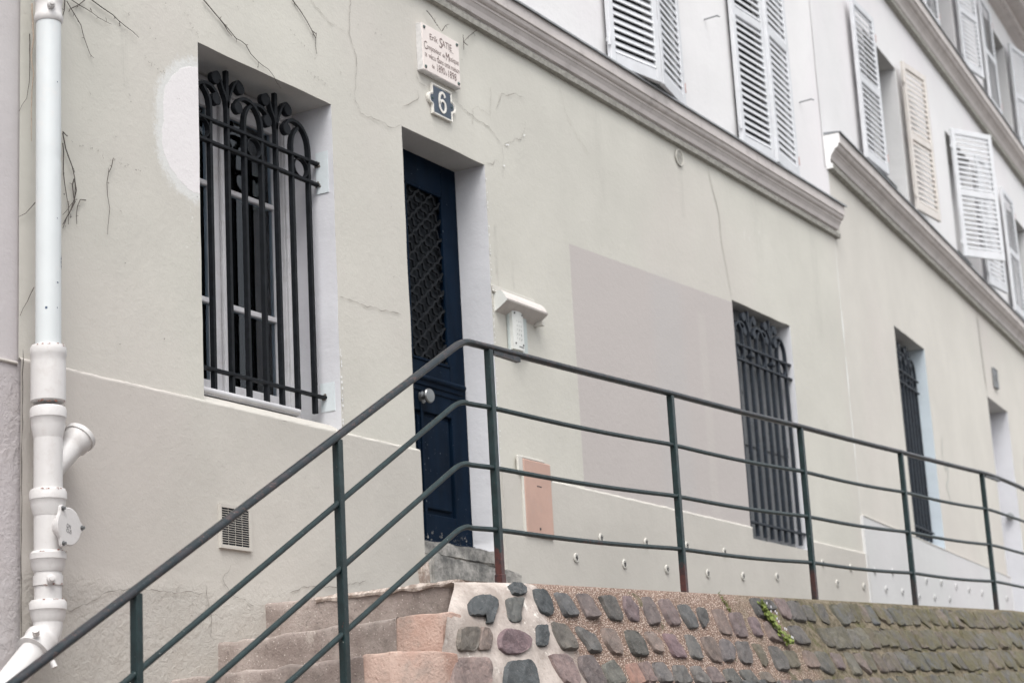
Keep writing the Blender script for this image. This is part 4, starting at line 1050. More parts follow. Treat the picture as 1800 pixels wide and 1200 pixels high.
# rendered cheek beside the steps
m = MB()
def cheek(mb, pts, z0, z1, seed):
    bm = bmesh.new(); n = len(pts); P = pts + [pts[0]]; ring = []
    for a, b in zip(P, P[1:]):
        q = max(1, int(math.dist(a, b) / .03)); ring += [(a[0] + (b[0] - a[0]) * i / q, a[1] + (b[1] - a[1]) * i / q) for i in range(q)]
    rows = []
    zs = [z0 + (z1 - .012 - z0) * i / 18 for i in range(19)] + [z1 - .004, z1]
    for j, z in enumerate(zs):
        ins = 0 if j < 19 else (.004 if j == 19 else .014); c = Vector((sum(p[0] for p in ring) / len(ring), sum(p[1] for p in ring) / len(ring)))
        row = []
        for x, y in ring:
            d = (c - Vector((x, y))).normalized() * ins; q = Vector((x + d.x, y + d.y, z)); q += Vector((noise.noise(q * 8 + Vector((seed, 0, 0))), noise.noise(q * 8 + Vector((0, seed, 0))), noise.noise(q * 10) * .8)) * .010 + Vector((noise.noise(q * 34), noise.noise(q * 31), 0)) * .004
            row.append(q)
        rows.append(row)
    mb.sm = True; mb.loft(rows)
cheek(m, [(6.575, -1.06), (6.575, -1.285), (6.62, -1.30), (7.0, -1.25), (7.0, -1.06)], -1.6, .800, 2)
obj('cheek', m, 'pink', ST)
m = MB(); cheek(m, [(6.290, -1.095), (6.290, -1.22), (6.38, -1.305), (6.60, -1.33), (6.60, -1.095)], -1.6, .637, 6); obj('cheek', m, 'pink', ST)
# crumbling mortar where the top step meets the wall
m = MB(); m.sm = True; rings = []
for i in range(40):
    t = i / 39; y = -.30 - .74 * t; w = .016 + .010 * noise.noise(Vector((t * 9, 0, 4)))
    x = 7.09 + .004 * noise.noise(Vector((t * 20, 1, 0))); z = .982
    rings.append([(x - .010, y, z - w), (x - .014 + .006 * noise.noise(Vector((t * 40, 0, 0))), y, z - w * .3), (x - .004, y, z + w * .55 + .008 * noise.noise(Vector((t * 30, 3, 0)))), (x + .03, y, z + w * .7), (x + .08, y, z), (x + .02, y, z - w)])
m.loft(rings); obj('mortar_bed', m, 'mortar_edge', ST)

# ================================================================== COBBLE RETAINING WALL
RW = thing('retaining_wall', 'sloping retaining wall of grey and mauve cobbles in pink gravel mortar', 'wall', (12, -1.6, -1.6))
SE = 6.45
def bat(s): return min(.62, .36 + .040 * max(0, s - 7.6))
def Ept(t):
    K = [(0, (6.90, -1.15)), (.15, (6.60, -1.29)), (.43, (6.47, -1.32)), (.9, (6.36, -1.46)), (2.8, (6.2, -2.0))]
    for (a, p), (b, q) in zip(K, K[1:]):
        if t <= b: f = (t - a) / (b - a); return Vector((p[0] + (q[0] - p[0]) * f, p[1] + (q[1] - p[1]) * f))
    return Vector(K[-1][1])
def ybase(s):
    return -1.235 + (0.09 * max(0, s - 14.6) + .015 * max(0, s - 14.6) ** 2)
def S(s, t):
    sm = 7.5
    if s >= sm: return Vector((s, ybase(s) - bat(s) * t, cz_(s) - t))
    w = min(1, (sm - s) / (sm - SE)); M0 = Vector((sm, ybase(sm) - bat(sm) * t)); E = Ept(t); Cc = Vector((E.x + (sm - E.x) * .45, M0.y))
    p = M0 * (1 - w) ** 2 + Cc * 2 * w * (1 - w) + E * w * w
    return Vector((p.x, p.y, cz_(p.x) - t))
def SN(s, t, h=.004):
    a = S(s + h, t) - S(s - h, t); b = S(s, t + h) - S(s, max(0, t - h)); n = a.cross(b).normalized()
    return n if n.y < 0 else -n
m = MB(); m.sm = True; ss_ = [SE + (7.5 - SE) * i / 34 for i in range(34)] + [7.5 + i * .05 for i in range(50)] + [10 + i * .12 for i in range(110)]
ts = [i * .035 for i in range(30)] + [1.05 + i * .3 for i in range(6)]
g = []
for s in ss_:
    row = []
    # top surface back towards the path
    p = S(s, 0); bk = Vector((p.x + (.12 if s < 7.5 else 0) * min(1, (7.5 - s) * 2), -1.0 + max(0, (s - 14.8) * .09), p.z + .004)); row.append(m.vert(bk))
    q = p + Vector((0.02 if s < 7.4 else 0, .035, .006)); row.append(m.vert(q))
    for t in ts:
        p = S(s, t); n = SN(s, t) ; hh_ = .010 * noise.noise(p * 6) + .006 * noise.noise(p * 19) + .003 * noise.noise(p * 45)
        if t == 0: p = p + Vector((0, .006, -.002))
        row.append(m.vert(p + n * hh_))
    g.append(row)
for i in range(len(ss_) - 1):
    for j in range(len(g[0]) - 1): m.face((g[i][j], g[i + 1][j], g[i + 1][j + 1], g[i][j + 1]))
obj('mortar_body', m, 'mortar', RW)

tints = [(.055, .072, .082), (.085, .095, .10), (.115, .115, .115), (.145, .110, .118), (.19, .145, .130), (.135, .125, .115), (.07, .08, .085), (.165, .12, .115), (.10, .10, .095), (.17, .15, .14)]
stones = MB(); stones.tint = []; stones.sm = True
def stone_poly(poly, col, raise_=.015, seed=0):
    n = 30; rnd = random.Random(seed); off = Vector((rnd.uniform(0, 99), rnd.uniform(0, 99), 0))
    P = [Vector(p) for p in poly]
    P = [q for a, b in zip(P, P[1:] + P[:1]) for q in (a.lerp(b, .13), a.lerp(b, .87))]
    L = [0]
    for a, b in zip(P, P[1:] + P[:1]): L.append(L[-1] + (b - a).length)
    out = []; k = 0
    for i in range(n):
        d = L[-1] * i / n
        while L[k + 1] < d: k += 1
        f = (d - L[k]) / max(1e-9, L[k + 1] - L[k]); out.append(P[k].lerp(P[(k + 1) % len(P)], f))
    c = sum(out, Vector((0, 0))) / n; base = len(stones.v); tilt = (rnd.uniform(-.07, .07), rnd.uniform(-.10, .10))
    rd = [(1.05, -.012), (1.025, .002), (1.0, raise_ * .75), (.93, raise_), (.70, raise_ * 1.04), (.46, raise_ * 1.05), (.22, raise_ * 1.05)]
    for f, hgt in rd:
        for i in range(n):
            d = (out[i] - c) * f; d += d.normalized() * (.004 * noise.noise(Vector((out[i].x * 40, out[i].y * 40, 1)) + off) + .0025 * noise.noise(Vector((out[i].x * 110, out[i].y * 110, 4)) + off))
            s_, t_ = max(SE + .002, c.x + d.x), max(.003, c.y + d.y); p = S(s_, t_); nn = SN(s_, t_); h_ = hgt
            if f < 1: h_ += d.x * tilt[0] + d.y * tilt[1] + .008 * noise.noise(Vector((d.x * 22, d.y * 22, 0)) + off) + .0045 * noise.noise(Vector((d.x * 65, d.y * 65, 0)) + off)
            stones.v.append(tuple(p + nn * h_)); vr = 1 + .14 * noise.noise(Vector((d.x * 18, d.y * 18, 5)) + off); stones.tint.append(tuple((q * .82 + m_ * .30) * vr for q, m_ in zip(col, (.155, .140, .128))))
    R_ = len(rd)
    for a in range(R_ - 1):
        for i in range(n): j = (i + 1) % n; stones.face((base + a * n + i, base + a * n + j, base + (a + 1) * n + j, base + (a + 1) * n + i))
    stones.face([base + (R_ - 1) * n + i for i in range(n)])
HAND = [([(6.624,0.105),(6.657,0.073),(6.808,0.062),(6.907,0.08),(6.921,0.114),(6.885,0.163),(6.859,0.187),(6.804,0.181),(6.837,0.149),(6.666,0.154)],(0.05,0.066,0.076)),([(7.009,0.018),(7.073,-0.0),(7.175,0.004),(7.218,0.022),(7.204,0.054),(7.065,0.061)],(0.05,0.066,0.076)),([(6.985,0.076),(7.17,0.07),(7.148,0.117),(7.122,0.178),(7.026,0.179),(7.019,0.137)],(0.09,0.1,0.098)),([(7.303,0.027),(7.441,0.028),(7.483,0.081),(7.452,0.138),(7.401,0.145),(7.33,0.127),(7.303,0.078)],(0.05,0.066,0.076)),([(7.543,0.039),(7.646,0.043),(7.67,0.077),(7.69,0.141),(7.553,0.149),(7.546,0.092)],(0.1,0.108,0.115)),([(7.737,0.04),(7.843,0.038),(7.866,0.073),(7.875,0.151),(7.751,0.153),(7.736,0.082)],(0.145,0.12,0.118)),([(7.949,0.045),(8.083,0.039),(8.095,0.088),(8.087,0.161),(7.97,0.156),(7.963,0.084)],(0.085,0.085,0.082)),([(8.185,0.04),(8.247,0.042),(8.286,0.085),(8.247,0.16),(8.17,0.161),(8.139,0.101)],(0.155,0.115,0.125)),([(8.378,0.039),(8.464,0.04),(8.478,0.088),(8.452,0.171),(8.336,0.179),(8.339,0.097)],(0.145,0.12,0.118)),([(6.548,0.212),(6.603,0.2),(6.751,0.199),(6.71,0.296),(6.573,0.298),(6.548,0.262)],(0.17,0.155,0.135)),([(6.755,0.202),(6.824,0.204),(6.847,0.233),(6.816,0.291),(6.718,0.296)],(0.22,0.175,0.155)),([(6.901,0.233),(6.972,0.204),(7.103,0.215),(7.185,0.244),(7.15,0.286),(7.046,0.312),(6.944,0.314),(6.886,0.285)],(0.19,0.13,0.145)),([(7.261,0.189),(7.351,0.188),(7.334,0.231),(7.296,0.28),(7.208,0.277)],(0.05,0.066,0.076)),([(7.407,0.172),(7.536,0.187),(7.554,0.236),(7.556,0.298),(7.417,0.295),(7.402,0.231)],(0.125,0.118,0.105)),([(7.615,0.189),(7.685,0.204),(7.762,0.235),(7.768,0.308),(7.654,0.308),(7.623,0.236)],(0.115,0.117,0.115)),([(7.851,0.196),(7.932,0.202),(7.961,0.254),(7.954,0.318),(7.864,0.309),(7.837,0.254)],(0.22,0.175,0.155)),([(8.057,0.205),(8.171,0.207),(8.213,0.253),(8.197,0.326),(8.054,0.325),(8.037,0.267)],(0.075,0.078,0.072)),([(8.252,0.21),(8.334,0.213),(8.377,0.26),(8.341,0.317),(8.277,0.306),(8.247,0.247)],(0.22,0.175,0.155)),([(6.536,0.35),(6.575,0.323),(6.799,0.325),(6.819,0.359),(6.783,0.47),(6.516,0.463)],(0.27,0.205,0.19)),([(6.905,0.371),(6.946,0.343),(7.125,0.336),(7.154,0.368),(7.134,0.485),(6.872,0.478)],(0.05,0.066,0.076)),([(7.285,0.316),(7.44,0.314),(7.467,0.359),(7.472,0.432),(7.433,0.456),(7.333,0.439),(7.305,0.376)],(0.23,0.17,0.165)),([(7.534,0.326),(7.645,0.32),(7.678,0.373),(7.697,0.461),(7.537,0.458),(7.512,0.378)],(0.14,0.118,0.118)),([(7.708,0.368),(7.831,0.34),(7.867,0.375),(7.887,0.445),(7.709,0.461)],(0.13,0.135,0.12)),([(7.936,0.363),(8.04,0.358),(8.053,0.451),(7.926,0.462)],(0.34,0.2,0.16)),([(8.07,0.355),(8.151,0.355),(8.156,0.45),(8.064,0.454)],(0.21,0.155,0.145)),([(8.553,0.048),(8.663,0.045),(8.683,0.112),(8.671,0.174),(8.545,0.18),(8.536,0.104)],(0.17,0.13,0.13)),([(8.729,0.072),(8.835,0.07),(8.871,0.121),(8.857,0.183),(8.75,0.192),(8.721,0.123)],(0.1,0.108,0.112)),([(8.946,0.079),(9.017,0.09),(9.002,0.153),(8.915,0.188),(8.91,0.132)],(0.06,0.064,0.066)),([(9.109,0.088),(9.217,0.086),(9.226,0.162),(9.215,0.221),(9.09,0.216),(9.08,0.152)],(0.19,0.145,0.13)),([(9.292,0.103),(9.417,0.101),(9.417,0.16),(9.391,0.232),(9.256,0.232),(9.267,0.162)],(0.14,0.108,0.11)),([(9.501,0.124),(9.601,0.122),(9.6,0.183),(9.571,0.231),(9.48,0.225)],(0.155,0.115,0.125)),([(9.654,0.018),(9.788,0.015),(9.793,0.083),(9.761,0.132),(9.637,0.116)],(0.06,0.064,0.066)),([(9.795,0.021),(9.924,0.024),(9.928,0.08),(9.822,0.082)],(0.06,0.064,0.066)),([(9.987,0.01),(10.088,0.014),(10.114,0.077),(10.07,0.135),(9.973,0.105)],(0.17,0.13,0.13)),([(10.144,0.023),(10.299,0.02),(10.304,0.087),(10.282,0.139),(10.096,0.138)],(0.085,0.084,0.088)),([(10.334,0.041),(10.457,0.045),(10.432,0.111),(10.394,0.15),(10.3,0.126)],(0.09,0.09,0.095)),([(10.53,0.028),(10.636,0.035),(10.634,0.095),(10.599,0.155),(10.494,0.136)],(0.09,0.09,0.09)),([(8.427,0.219),(8.527,0.224),(8.57,0.289),(8.582,0.338),(8.448,0.332)],(0.19,0.13,0.145)),([(8.663,0.224),(8.75,0.229),(8.762,0.29),(8.737,0.35),(8.617,0.339)],(0.115,0.117,0.115)),([(8.83,0.234),(8.956,0.233),(8.973,0.29),(8.946,0.363),(8.841,0.356),(8.811,0.29)],(0.16,0.125,0.11)),([(9.033,0.244),(9.131,0.25),(9.153,0.301),(9.078,0.358),(8.971,0.352)],(0.12,0.11,0.115)),([(9.203,0.255),(9.303,0.261),(9.325,0.313),(9.286,0.371),(9.162,0.364)],(0.11,0.105,0.105)),([(9.391,0.267),(9.48,0.273),(9.474,0.373),(9.4,0.389)],(0.12,0.11,0.08)),([(9.673,0.146),(9.82,0.144),(9.846,0.205),(9.807,0.26),(9.649,0.248)],(0.165,0.125,0.115)),([(9.968,0.167),(10.122,0.166),(10.164,0.216),(10.166,0.272),(9.977,0.266)],(0.095,0.093,0.094)),([(8.124,0.37),(8.082,0.356),(8.154,0.36),(8.161,0.451),(8.082,0.45)],(0.22,0.16,0.15)),([(8.194,0.357),(8.311,0.358),(8.335,0.454),(8.193,0.452)],(0.14,0.135,0.135)),([(8.388,0.372),(8.499,0.376),(8.522,0.461),(8.364,0.459)],(0.115,0.117,0.115)),([(8.567,0.378),(8.661,0.379),(8.731,0.465),(8.567,0.462)],(0.16,0.155,0.15)),([(8.741,0.383),(8.837,0.384),(8.862,0.467),(8.719,0.465)],(0.15,0.12,0.12)),([(8.912,0.396),(9.024,0.397),(9.072,0.471),(8.899,0.468)],(0.1,0.105,0.1)),([(9.081,0.403),(9.222,0.405),(9.25,0.474),(9.11,0.471)],(0.1,0.105,0.1)),([(9.32,0.412),(9.42,0.419),(9.461,0.477),(9.315,0.475)],(0.15,0.13,0.11)),([(9.585,0.279),(9.691,0.285),(9.724,0.363),(9.673,0.416),(9.542,0.408)],(0.08,0.08,0.078)),([(9.726,0.303),(9.863,0.309),(9.873,0.394),(9.723,0.399)],(0.12,0.11,0.08)),([(10.004,0.303),(10.124,0.316),(10.116,0.403),(9.961,0.395)],(0.2,0.15,0.135)),([(10.147,0.31),(10.309,0.316),(10.313,0.417),(10.234,0.441),(10.115,0.415)],(0.085,0.088,0.088)),([(10.356,0.317),(10.482,0.33),(10.454,0.419),(10.346,0.405)],(0.15,0.115,0.125))]
rows_n = 12
for q_, (pl_, col_) in enumerate(HAND): stone_poly([(max(a, SE + .01), b) for a, b in pl_], col_, .016, q_ * 31)
rnd = random.Random(11)
def rowt(r, s_):
    f = min(1, max(0, (s_ - 7.6) / 3.2)); top = .060 + (.028 - .060) * f; pitch = .132 + (.146 - .132) * f
    return top + pitch * r + .007 * noise.noise(Vector((s_ * 1.1, r * 3.3, 0)))
START = {0: 10.78, 1: 10.36, 2: 10.56}
for r in range(rows_n):
    s = START.get(r, 6.50 + .04 * (r % 2))
    while s < 18.5:
        f = min(1, max(0, (s - 8.6) / 1.6)); w = rnd.uniform(.108, .150); gap = rnd.uniform(.032, .055) * (1 - .78 * f)
        h = rnd.uniform(.102, .120) + .010 * f; sc = s + w / 2; t0 = rowt(r, sc) + rnd.uniform(-.008, .008); t1 = t0 + h
        if rnd.random() < .08: t1 -= .02
        j_ = lambda a=.010: rnd.uniform(-a, a)
        sh = rnd.uniform(-.02, .03)
        poly = [(s + j_(), t0 + j_(.006)), (s + w + j_(), t0 + j_(.006)), (s + w + sh * .5 + .010 + j_(.006), t0 + h * .5), (s + w + sh + j_(), t1 + j_(.006)), (s + sh + j_(), t1 + j_(.006)), (s + sh * .5 - .004 + j_(.006), t0 + h * .5)]
        if rnd.random() < .3: poly[rnd.choice((0, 1, 3, 4))] = (sc + j_(.03), poly[0][1] - .002 if False else (t0 if rnd.random() < .5 else t1))
        c_ = rnd.choice(tints if f < .6 else [(.085, .088, .092), (.10, .10, .10), (.075, .075, .075), (.115, .10, .10), (.13, .105, .098), (.09, .085, .07), (.11, .108, .09), (.065, .075, .085)]); k_ = rnd.uniform(.75, 1.25)
        ang_sorted = sorted(poly, key=lambda p: math.atan2(p[1] - (t0 + t1) / 2, p[0] - sc - sh / 2))
        stone_poly(ang_sorted, tuple(v * k_ for v in c_), rnd.uniform(.008, .018), rnd.randrange(10 ** 6))
        s += w + gap
obj('cobbles', stones, 'cobble', RW)

# ================================================================== RAILING
RL = thing('railing', 'dark green metal railing running down beside the steps', 'railing', (10, -1.15, 0))
def flat_z(k, x): return {0: 2.010, 1: 1.738, 2: 1.470, 3: 1.198}[k] + (x - 7.08) * .0402
def flat_y(x): return -1.15 + .05 * max(0, x - 14.5) + .03 * max(0, x - 14.5) ** 2
rail_pts = {}
for k in range(4):
    xb = [7.05, 7.0, 6.99, 6.975][k]; zb0 = flat_z(k, xb)
    sl = [.577, .588, .575, .556][k]
    pts = []
    for i in range(18): x = 2.2 + (xb - .07 - 2.2) * i / 17; pts.append((x, -1.15, zb0 - (xb - x) * sl))
    for q in range(1, 6):   # bend
        t = q / 6; a = Vector((xb - .07, -1.15, zb0 - .07 * sl)); b = Vector((xb, -1.15, zb0 + .002)); c = Vector((xb + .07, -1.15, flat_z(k, xb + .07))); p = a * (1 - t) ** 2 + b * 2 * t * (1 - t) + c * t * t; pts.append(tuple(p))
    x = xb + .07
    while x < 17.5:
        sag = -.010 * math.sin(pi * (((x - 7.26) / 1.77) % 1)) * (1 if k else .3)
        pts.append((x, flat_y(x), flat_z(k, x) + sag)); x += .16
    rail_pts[k] = pts
m = MB(); m.sm = True; m.tube(rail_pts[0], .0205, 16, ell=(.75, 1.0), up=(0, 0, 1)); obj('handrail', m, 'handrail', RL)
m = MB(); xr = 7.28
m.box(7.29, 7.52, -1.162, -1.138, flat_z(0, 7.29) - .027, flat_z(0, 7.52) - .012); m.box(14.40, 14.75, -1.158, -1.140, flat_z(0, 14.4) - .024, flat_z(0, 14.7) - .014); obj('handrail_splice', m, 'handrail', RL)
for k in (1, 2, 3):
    m = MB(); m.sm = True; m.tube(rail_pts[k], .0113, 12, up=(0, 0, 1)); obj('rail', m, 'rail', RL)
def stair_z(x):
    z = -1.6
    for k, t in enumerate(tops):
        if x > fx_[k] - .06: return t
    return z
posts = [(7.262, cz_(7.262) - .01), (9.075, cz_(9.075) - .01), (10.82, cz_(10.82) - .01), (12.56, cz_(12.56) - .01), (14.33, cz_(14.33) - .01), (16.1, cz_(16.1) - .02), (6.095, .1), (4.935, -.5), (3.775, -1.2), (2.6, -1.7)]
for x, zb0 in posts:
    top = flat_z(0, x) - .010 if x > 7.07 else flat_z(0, 7.05) - (7.05 - x) * .577 - .012
    y = flat_y(x) ; m = MB(); w = .0162
    m.bbox(x - w, x + w, y - w, y + w, zb0, top, .003)
    if x > 7: m.bbox(x - w - .003, x + w + .003, y - w - .003, y + w + .003, zb0, zb0 + .055 if abs(x - 7.262) < .1 else zb0 + .01, .003)
    obj('post', m, 'rail', RL)

# ================================================================== DEAD CREEPER STEMS
def vine(name, label, paths, loc, mat='twig', r=.0022, suckers=True, seed=0, y=-.010, group='dead creeper stems clinging to the plaster'):
    root = tag(bpy.data.objects.new(name, None), label, 'dead vine', group); COL.objects.link(root); root.location = loc; root['_shift'] = tuple(loc); root.empty_display_size = .1
    rnd = random.Random(seed); m = MB(); tw = MB(); dots = MB()
    for path in paths:
        rr = r
        if len(path) == 2 and isinstance(path[1], float): path, rr = path
        P = wiggle([(a, y, b) for a, b in path], .035, .0035, rnd.randrange(9999)); n = len(P)
        m.sm = True; m.tube(P, [rr * .82 * (1.15 - .8 * i / n) for i in range(n)], 5)
        if suckers:
            for i in range(1, n - 1):
                if rnd.random() < .55:
                    a = rnd.uniform(0, 2 * pi); L = rnd.uniform(.008, .024); q = P[i] + Vector((math.cos(a) * L, .003, math.sin(a) * L)); tw.tube([P[i], P[i].lerp(q, .5) + Vector((.002, 0, .002)), q], [.0012, .0010, .0007], 4)
                    for _ in range(rnd.choice((0, 1, 3))):
                        c = q + Vector((rnd.uniform(-.006, .006), 0, rnd.uniform(-.006, .006))); tw.tube([q, c], [.0008, .0014], 4)
    obj('stem', m, mat, root)
    if tw.v: obj('side_twigs', tw, mat, root)
def F(x, z): return (x, z)
vine('dead_vine', 'long dark dead creeper stem hanging down over the corner of the first window', [[(6.738,3.794),(6.783,3.772),(6.853,3.738),(6.92,3.706),(6.975,3.677),(7.048,3.669),(7.086,3.634),(7.143,3.611),(7.222,3.597),(7.262,3.574),(7.288,3.546),(7.319,3.526)],[(6.853,3.738),(6.911,3.697),(6.945,3.679)]], (7.3, 0, 3.5), r=.0030, seed=1)
vine('dead_vine', 'forked dead creeper stem above the lintel between window and door', [[(7.434,4.034),(7.499,3.997),(7.545,3.964),(7.595,3.919),(7.623,3.887),(7.628,3.806)],[(7.595,3.919),(7.629,3.914),(7.623,3.887)]], (7.8, 0, 3.87), r=.0030, seed=2)
vine('dead_vine', 'dead creeper stem slanting down right from the top of the drainpipe', [[(5.977,3.533),(6.045,3.519),(6.114,3.508),(6.195,3.481),(6.281,3.457)]], (6.3, 0, 3.3), r=.0028, seed=3)
vine('dead_vine', 'thin curling dead stem hanging nearest the drainpipe top', [[(5.823,3.475),(5.868,3.433),(5.91,3.394),(5.93,3.341),(5.955,3.297),(5.969,3.275),(5.99,3.268)],[(5.851,3.49),(5.906,3.482),(5.977,3.475),(6.02,3.465),(6.07,3.461),(6.103,3.461)]], (5.85, 0, 3.1), r=.0022, seed=4)
vine('dead_vine', 'short forked dead twig crossing behind the drainpipe bracket', [[(5.935,3.518),(5.899,3.483),(5.844,3.445),(5.837,3.43)],[(5.813,3.476),(5.809,3.426),(5.792,3.376)]], (5.85, 0, 3.4), r=.0030, seed=5)
vine('dead_vine', 'tangled knot of dead creeper stems beside the middle of the drainpipe', [[(5.795,2.872),(5.812,2.809),(5.852,2.737),(5.866,2.693),(5.869,2.651),(5.865,2.593),(5.795,2.514)],[(5.795,2.827),(5.798,2.703),(5.815,2.613),(5.828,2.559),(5.831,2.522),(5.828,2.48)],[(5.862,2.687),(5.852,2.657),(5.862,2.597),(5.842,2.547),(5.795,2.455)],[(5.869,2.591),(5.835,2.533),(5.795,2.472)],[(5.866,2.68),(5.876,2.64),(5.865,2.6)],[(5.795,2.877),(5.822,2.864)]], (5.75, 0, 2.35), r=.0030, seed=6, y=-.014)
vine('dead_vine', 'short bent dead twig just right of the tangled stems', [[(5.937,2.613),(5.903,2.607),(5.886,2.573),(5.879,2.529),(5.882,2.495)]], (5.84, 0, 2.3), r=.0026, seed=7)
vine('dead_vine', 'lone wavy dead stem on bare plaster left of the first window', [[(6.108,2.845),(6.096,2.801),(6.078,2.77),(6.067,2.724),(6.07,2.671),(6.084,2.611),(6.077,2.566),(6.069,2.493)]], (6.1, 0, 2.36), r=.0020, seed=8)
vine('dead_vine', 'dead tendrils curling round the top edge of the stone plaque', [[(8.671,4.39),(8.749,4.352),(8.811,4.317)],[(8.822,4.318),(8.862,4.365),(8.899,4.384)],[(9.205,4.45),(9.138,4.4),(9.051,4.326)],[(9.051,4.326),(9.047,4.279)],[(9.051,4.326),(9.049,4.371)],[(9.051,4.326),(9.094,4.319)]], (8.8, -.02, 4.27), r=.0028, seed=9, y=-.022)
vine('dead_vine', 'pale tan dry stem running down the left side of the drainpipe', [([(5.608,3.386),(5.615,3.271),(5.612,3.2),(5.609,3.121),(5.619,3.081),(5.609,2.999),(5.607,2.862),(5.607,2.783)], .0045)], (5.46, 0, 2.56), mat='twig_tan', r=.005, suckers=False, seed=10, y=-.02)
vine('dead_vine', 'thin dark dead stem curling left from behind the drainpipe', [[(5.605,3.253),(5.606,3.077),(5.596,3.0),(5.59,2.966),(5.548,2.897)],[(5.64,2.53),(5.586,2.471),(5.548,2.448)],[(5.635,2.171),(5.597,2.104),(5.557,2.038)]], (5.42, 0, 2.23), r=.0022, suckers=False, seed=11)
# sucker scars left by the creeper, printed on the wall
m = MB(); rnd = random.Random(77)
def scar(x, z, s=.006):
    for k in range(rnd.choice((3, 4, 6))):
        a = rnd.uniform(0, 2 * pi); r1 = rnd.uniform(0, s); cx_, cz2 = x + math.cos(a) * r1, z + math.sin(a) * r1; w = rnd.uniform(.0008, .0022)
        m.poly([(cx_ - w, -.0064, cz2 - w * .7), (cx_ + w, -.0064, cz2 - w), (cx_ + w * .8, -.0064, cz2 + w), (cx_ - w, -.0064, cz2 + w * .6)])
for k in range(16): scar(5.80 + k * .032 + rnd.uniform(-.01, .01), 2.86 - k * .002 + rnd.uniform(-.014, .014), .008)
for k in range(7): scar(6.33 + k * .02, 3.37 - k * .006 + rnd.uniform(-.01, .01), .009)
for k in range(9): scar(6.58 + k * .02 + rnd.uniform(-.01, .01), 3.72 - k * .022 + rnd.uniform(-.01, .01), .009)
for k in range(8): scar(7.42 + k * .028, 3.86 - k * .011 + rnd.uniform(-.006, .006), .007)
for k in range(6): scar(7.55 + k * .03, 3.69 - k * .004 + rnd.uniform(-.006, .006), .007)
for x, z in ((5.97, 3.10), (6.22, 3.17), (5.92, 3.02), (6.13, 2.95), (6.16, 2.62), (7.84, 3.77), (6.36, 3.53), (9.05, 4.22), (6.22, 3.55), (6.0, 2.45), (6.55, 3.25), (7.0, 3.84), (8.17, 4.1), (6.19, 2.27)): scar(x, z, .009)
for k in range(90): scar(rnd.uniform(5.72, 9.2), rnd.uniform(2.0, 4.3) if rnd.random() < .8 else rnd.uniform(3.6, 4.4), .003) if rnd.random() < .5 else None
m2 = MB(); m2.v, m2.f, m2.mi, m2.smooth = [], [], [], []
for f in m.f:
    c = m.v[f[0]]
    if any(a - .02 < c[0] < b + .02 and c_ - .02 < c[2] < d + .02 for a, b, c_, d in (W1, DR)): continue
    m2.poly([m.v[i] for i in f])
obj('creeper_scars', m2, 'crack', H)

# ================================================================== WALL PLANT AND GRASS
PL = thing('wall_plant', 'small yellow green plant with tiny white flowers growing between the cobbles', 'plant', (9.70, -1.3, .98))
rnd = random.Random(5); lf = MB(); fl = MB(); sm_ = MB()
def sprig(s, t, n, spread, leafs=.011):
    p0 = S(s, t); nn = SN(s, t)
    for k in range(n):
        a = rnd.uniform(0, 2 * pi); L = rnd.uniform(.2, 1) * spread; q = S(s + math.cos(a) * L, max(.0, t + math.sin(a) * L)) + nn * rnd.uniform(.02, .045)
        sm_.tube([p0 + nn * .005, p0.lerp(q, .6) + nn * .01, q], [.001, .001, .0008], 4)
        u = Vector((rnd.uniform(-1, 1), rnd.uniform(-1, 1), rnd.uniform(-1, 1))).normalized(); v = nn.cross(u).normalized(); u = v.cross(nn + u * .4).normalized(); r = leafs * rnd.uniform(.6, 1.2)
        lf.poly([q + (u * math.cos(i * pi / 3) + v * math.sin(i * pi / 3)) * r for i in range(6)])
for s, t, n, sp in ((9.735, .05, 6, .015), (9.74, .075, 22, .03), (9.755, .11, 70, .045), (9.775, .135, 30, .035), (9.775, .17, 26, .03), (9.80, .21, 26, .03), (9.83, .25, 40, .035), (9.87, .262, 22, .025)): sprig(s - .02, t, n, sp)
for s, t in ((9.735, .065), (9.765, .085), (9.735, .11), (9.79, .11), (9.80, .12), (9.765, .15), (9.77, .165), (9.80, .205), (9.815, .21), (9.835, .25), (9.845, .255)):
    p = S(s, t) + SN(s, t) * .05
    for k in range(5):
        a = k * 2 * pi / 5; c = p + Vector((math.cos(a), -.2, math.sin(a))) * .004; fl.lathe(c, (0, -1, 0), [(0, .003), (.001, .0035), (.0015, .001)], 6)
obj('leaves', lf, 'leaf', PL); obj('stems', sm_, 'leaf', PL); obj('flowers', fl, 'petal', PL)
GT = thing('wall_plant', 'narrow streak of bright green moss blades in the joint left of the flowering plant', 'plant', (9.33, -1.3, 1.0))
lf = MB()
for k in range(150):
    t = rnd.uniform(.0, .175); s = 9.29 + t * .25 + rnd.gauss(0, .008); p = S(s, t); nn = SN(s, t); d = Vector((rnd.uniform(-.5, .5), 0, rnd.uniform(-.3, 1))).normalized(); L = rnd.uniform(.006, .016); w_ = d.cross(nn).normalized() * .0022
    lf.poly([p + nn * .004 - w_, p + nn * .004 + w_, p + nn * (.012 + L * .6) + d * L])
obj('blades', lf, 'leaf', GT)

# ================================================================== HOUSE ACROSS THE STREET (mirrored in the panes)
HO = thing('townhouse', 'plain grey house across the street, seen only mirrored in the window panes', 'house', (12, -11.5, -1.6))
mb = MB(); wins = [(-15 + 3 * k, -13.9 + 3 * k, z, z + 1.9) for k in range(10) for z in (.4, 3.6)]
sheet(mb, -18, 16, -1.6, 6.2, wins, 0, step=3.); mb.v = [(x, -11.5 - y, z) for x, y, z in mb.v]; obj('wall', mb, 'left', HO)
mb = MB()
for w in wins: mb.box(w[0], w[1], -11.7, -11.65, w[2], w[3])
obj('window', mb, 'dark', HO)

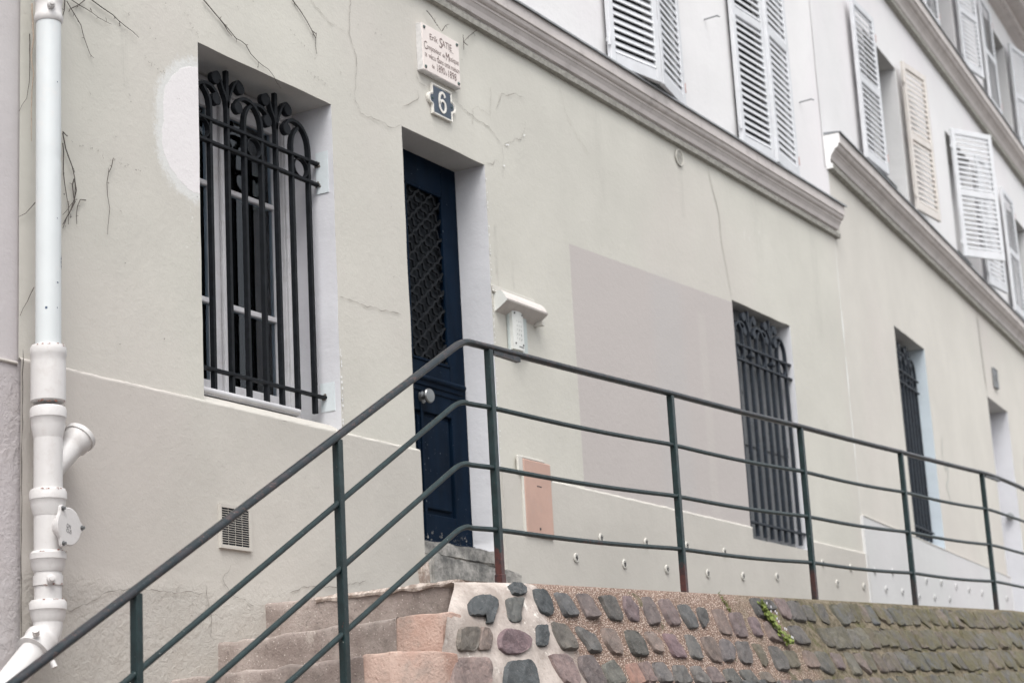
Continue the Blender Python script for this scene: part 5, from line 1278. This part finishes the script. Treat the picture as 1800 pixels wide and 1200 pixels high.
# ================================================================== raise everything to street level = 0
for o in list(COL.objects):
    if o.parent is None: o.location.z += EYE
for o in COL.objects:
    if '_shift' in o: del o['_shift']

# ================================================================== camera
pitch, roll, az = 0.236234, -0.055726, 0.527122
cam = bpy.data.cameras.new('camera'); co = bpy.data.objects.new('camera', cam); COL.objects.link(co)
cam.sensor_width = 36; cam.lens = 3459.3 / 1800 * 36; cam.clip_end = 1000; cam.clip_start = .05
fwd = Vector((math.cos(az) * math.cos(pitch), math.sin(az) * math.cos(pitch), math.sin(pitch)))
r0 = Vector((math.sin(az), -math.cos(az), 0)); u0 = r0.cross(fwd)
Rr = r0 * math.cos(roll) + u0 * math.sin(roll); Uu = -r0 * math.sin(roll) + u0 * math.cos(roll)
co.matrix_world = Matrix(((Rr.x, Uu.x, -fwd.x, 0), (Rr.y, Uu.y, -fwd.y, -5.5), (Rr.z, Uu.z, -fwd.z, EYE), (0, 0, 0, 1)))
cam.dof.use_dof = True; cam.dof.focus_distance = 8.6; cam.dof.aperture_fstop = 3.4
scn.camera = co

# ================================================================== light: bright overcast
SUN_E, SUN_A = 58, 215       # elevation; direction the light comes from, degrees counter-clockwise from +x
w = bpy.data.worlds.new('World'); scn.world = w; w.use_nodes = True; nt = w.node_tree; nt.nodes.clear()
out = nt.nodes.new('ShaderNodeOutputWorld'); bg = nt.nodes.new('ShaderNodeBackground'); sky = nt.nodes.new('ShaderNodeTexSky')
sky.sky_type = 'NISHITA'; sky.sun_disc = False; sky.sun_elevation = R(SUN_E); sky.sun_rotation = R(90 - SUN_A); sky.dust_density = 3.; sky.ozone_density = 1.; sky.air_density = 1.0
hs = nt.nodes.new('ShaderNodeHueSaturation'); hs.inputs['Saturation'].default_value = .16
nt.links.new(sky.outputs[0], hs.inputs['Color']); nt.links.new(hs.outputs[0], bg.inputs[0]); bg.inputs[1].default_value = .15
nt.links.new(bg.outputs[0], out.inputs[0])
sd = bpy.data.lights.new('sun', 'SUN'); sd.energy = .9; sd.angle = R(40); sd.color = (1, .965, .92)
so = bpy.data.objects.new('sun', sd); COL.objects.link(so)
d = Vector((math.cos(R(SUN_A)) * math.cos(R(SUN_E)), math.sin(R(SUN_A)) * math.cos(R(SUN_E)), math.sin(R(SUN_E))))
so.rotation_euler = d.to_track_quat('Z', 'Y').to_euler()
scn.view_settings.view_transform = 'Standard'; scn.view_settings.look = 'None'; scn.view_settings.gamma = 1; scn.view_settings.use_curve_mapping = False
scn.view_settings.exposure = 1.08
scn.cycles.max_bounces = 8; scn.cycles.diffuse_bounces = 4; scn.cycles.use_denoising = True
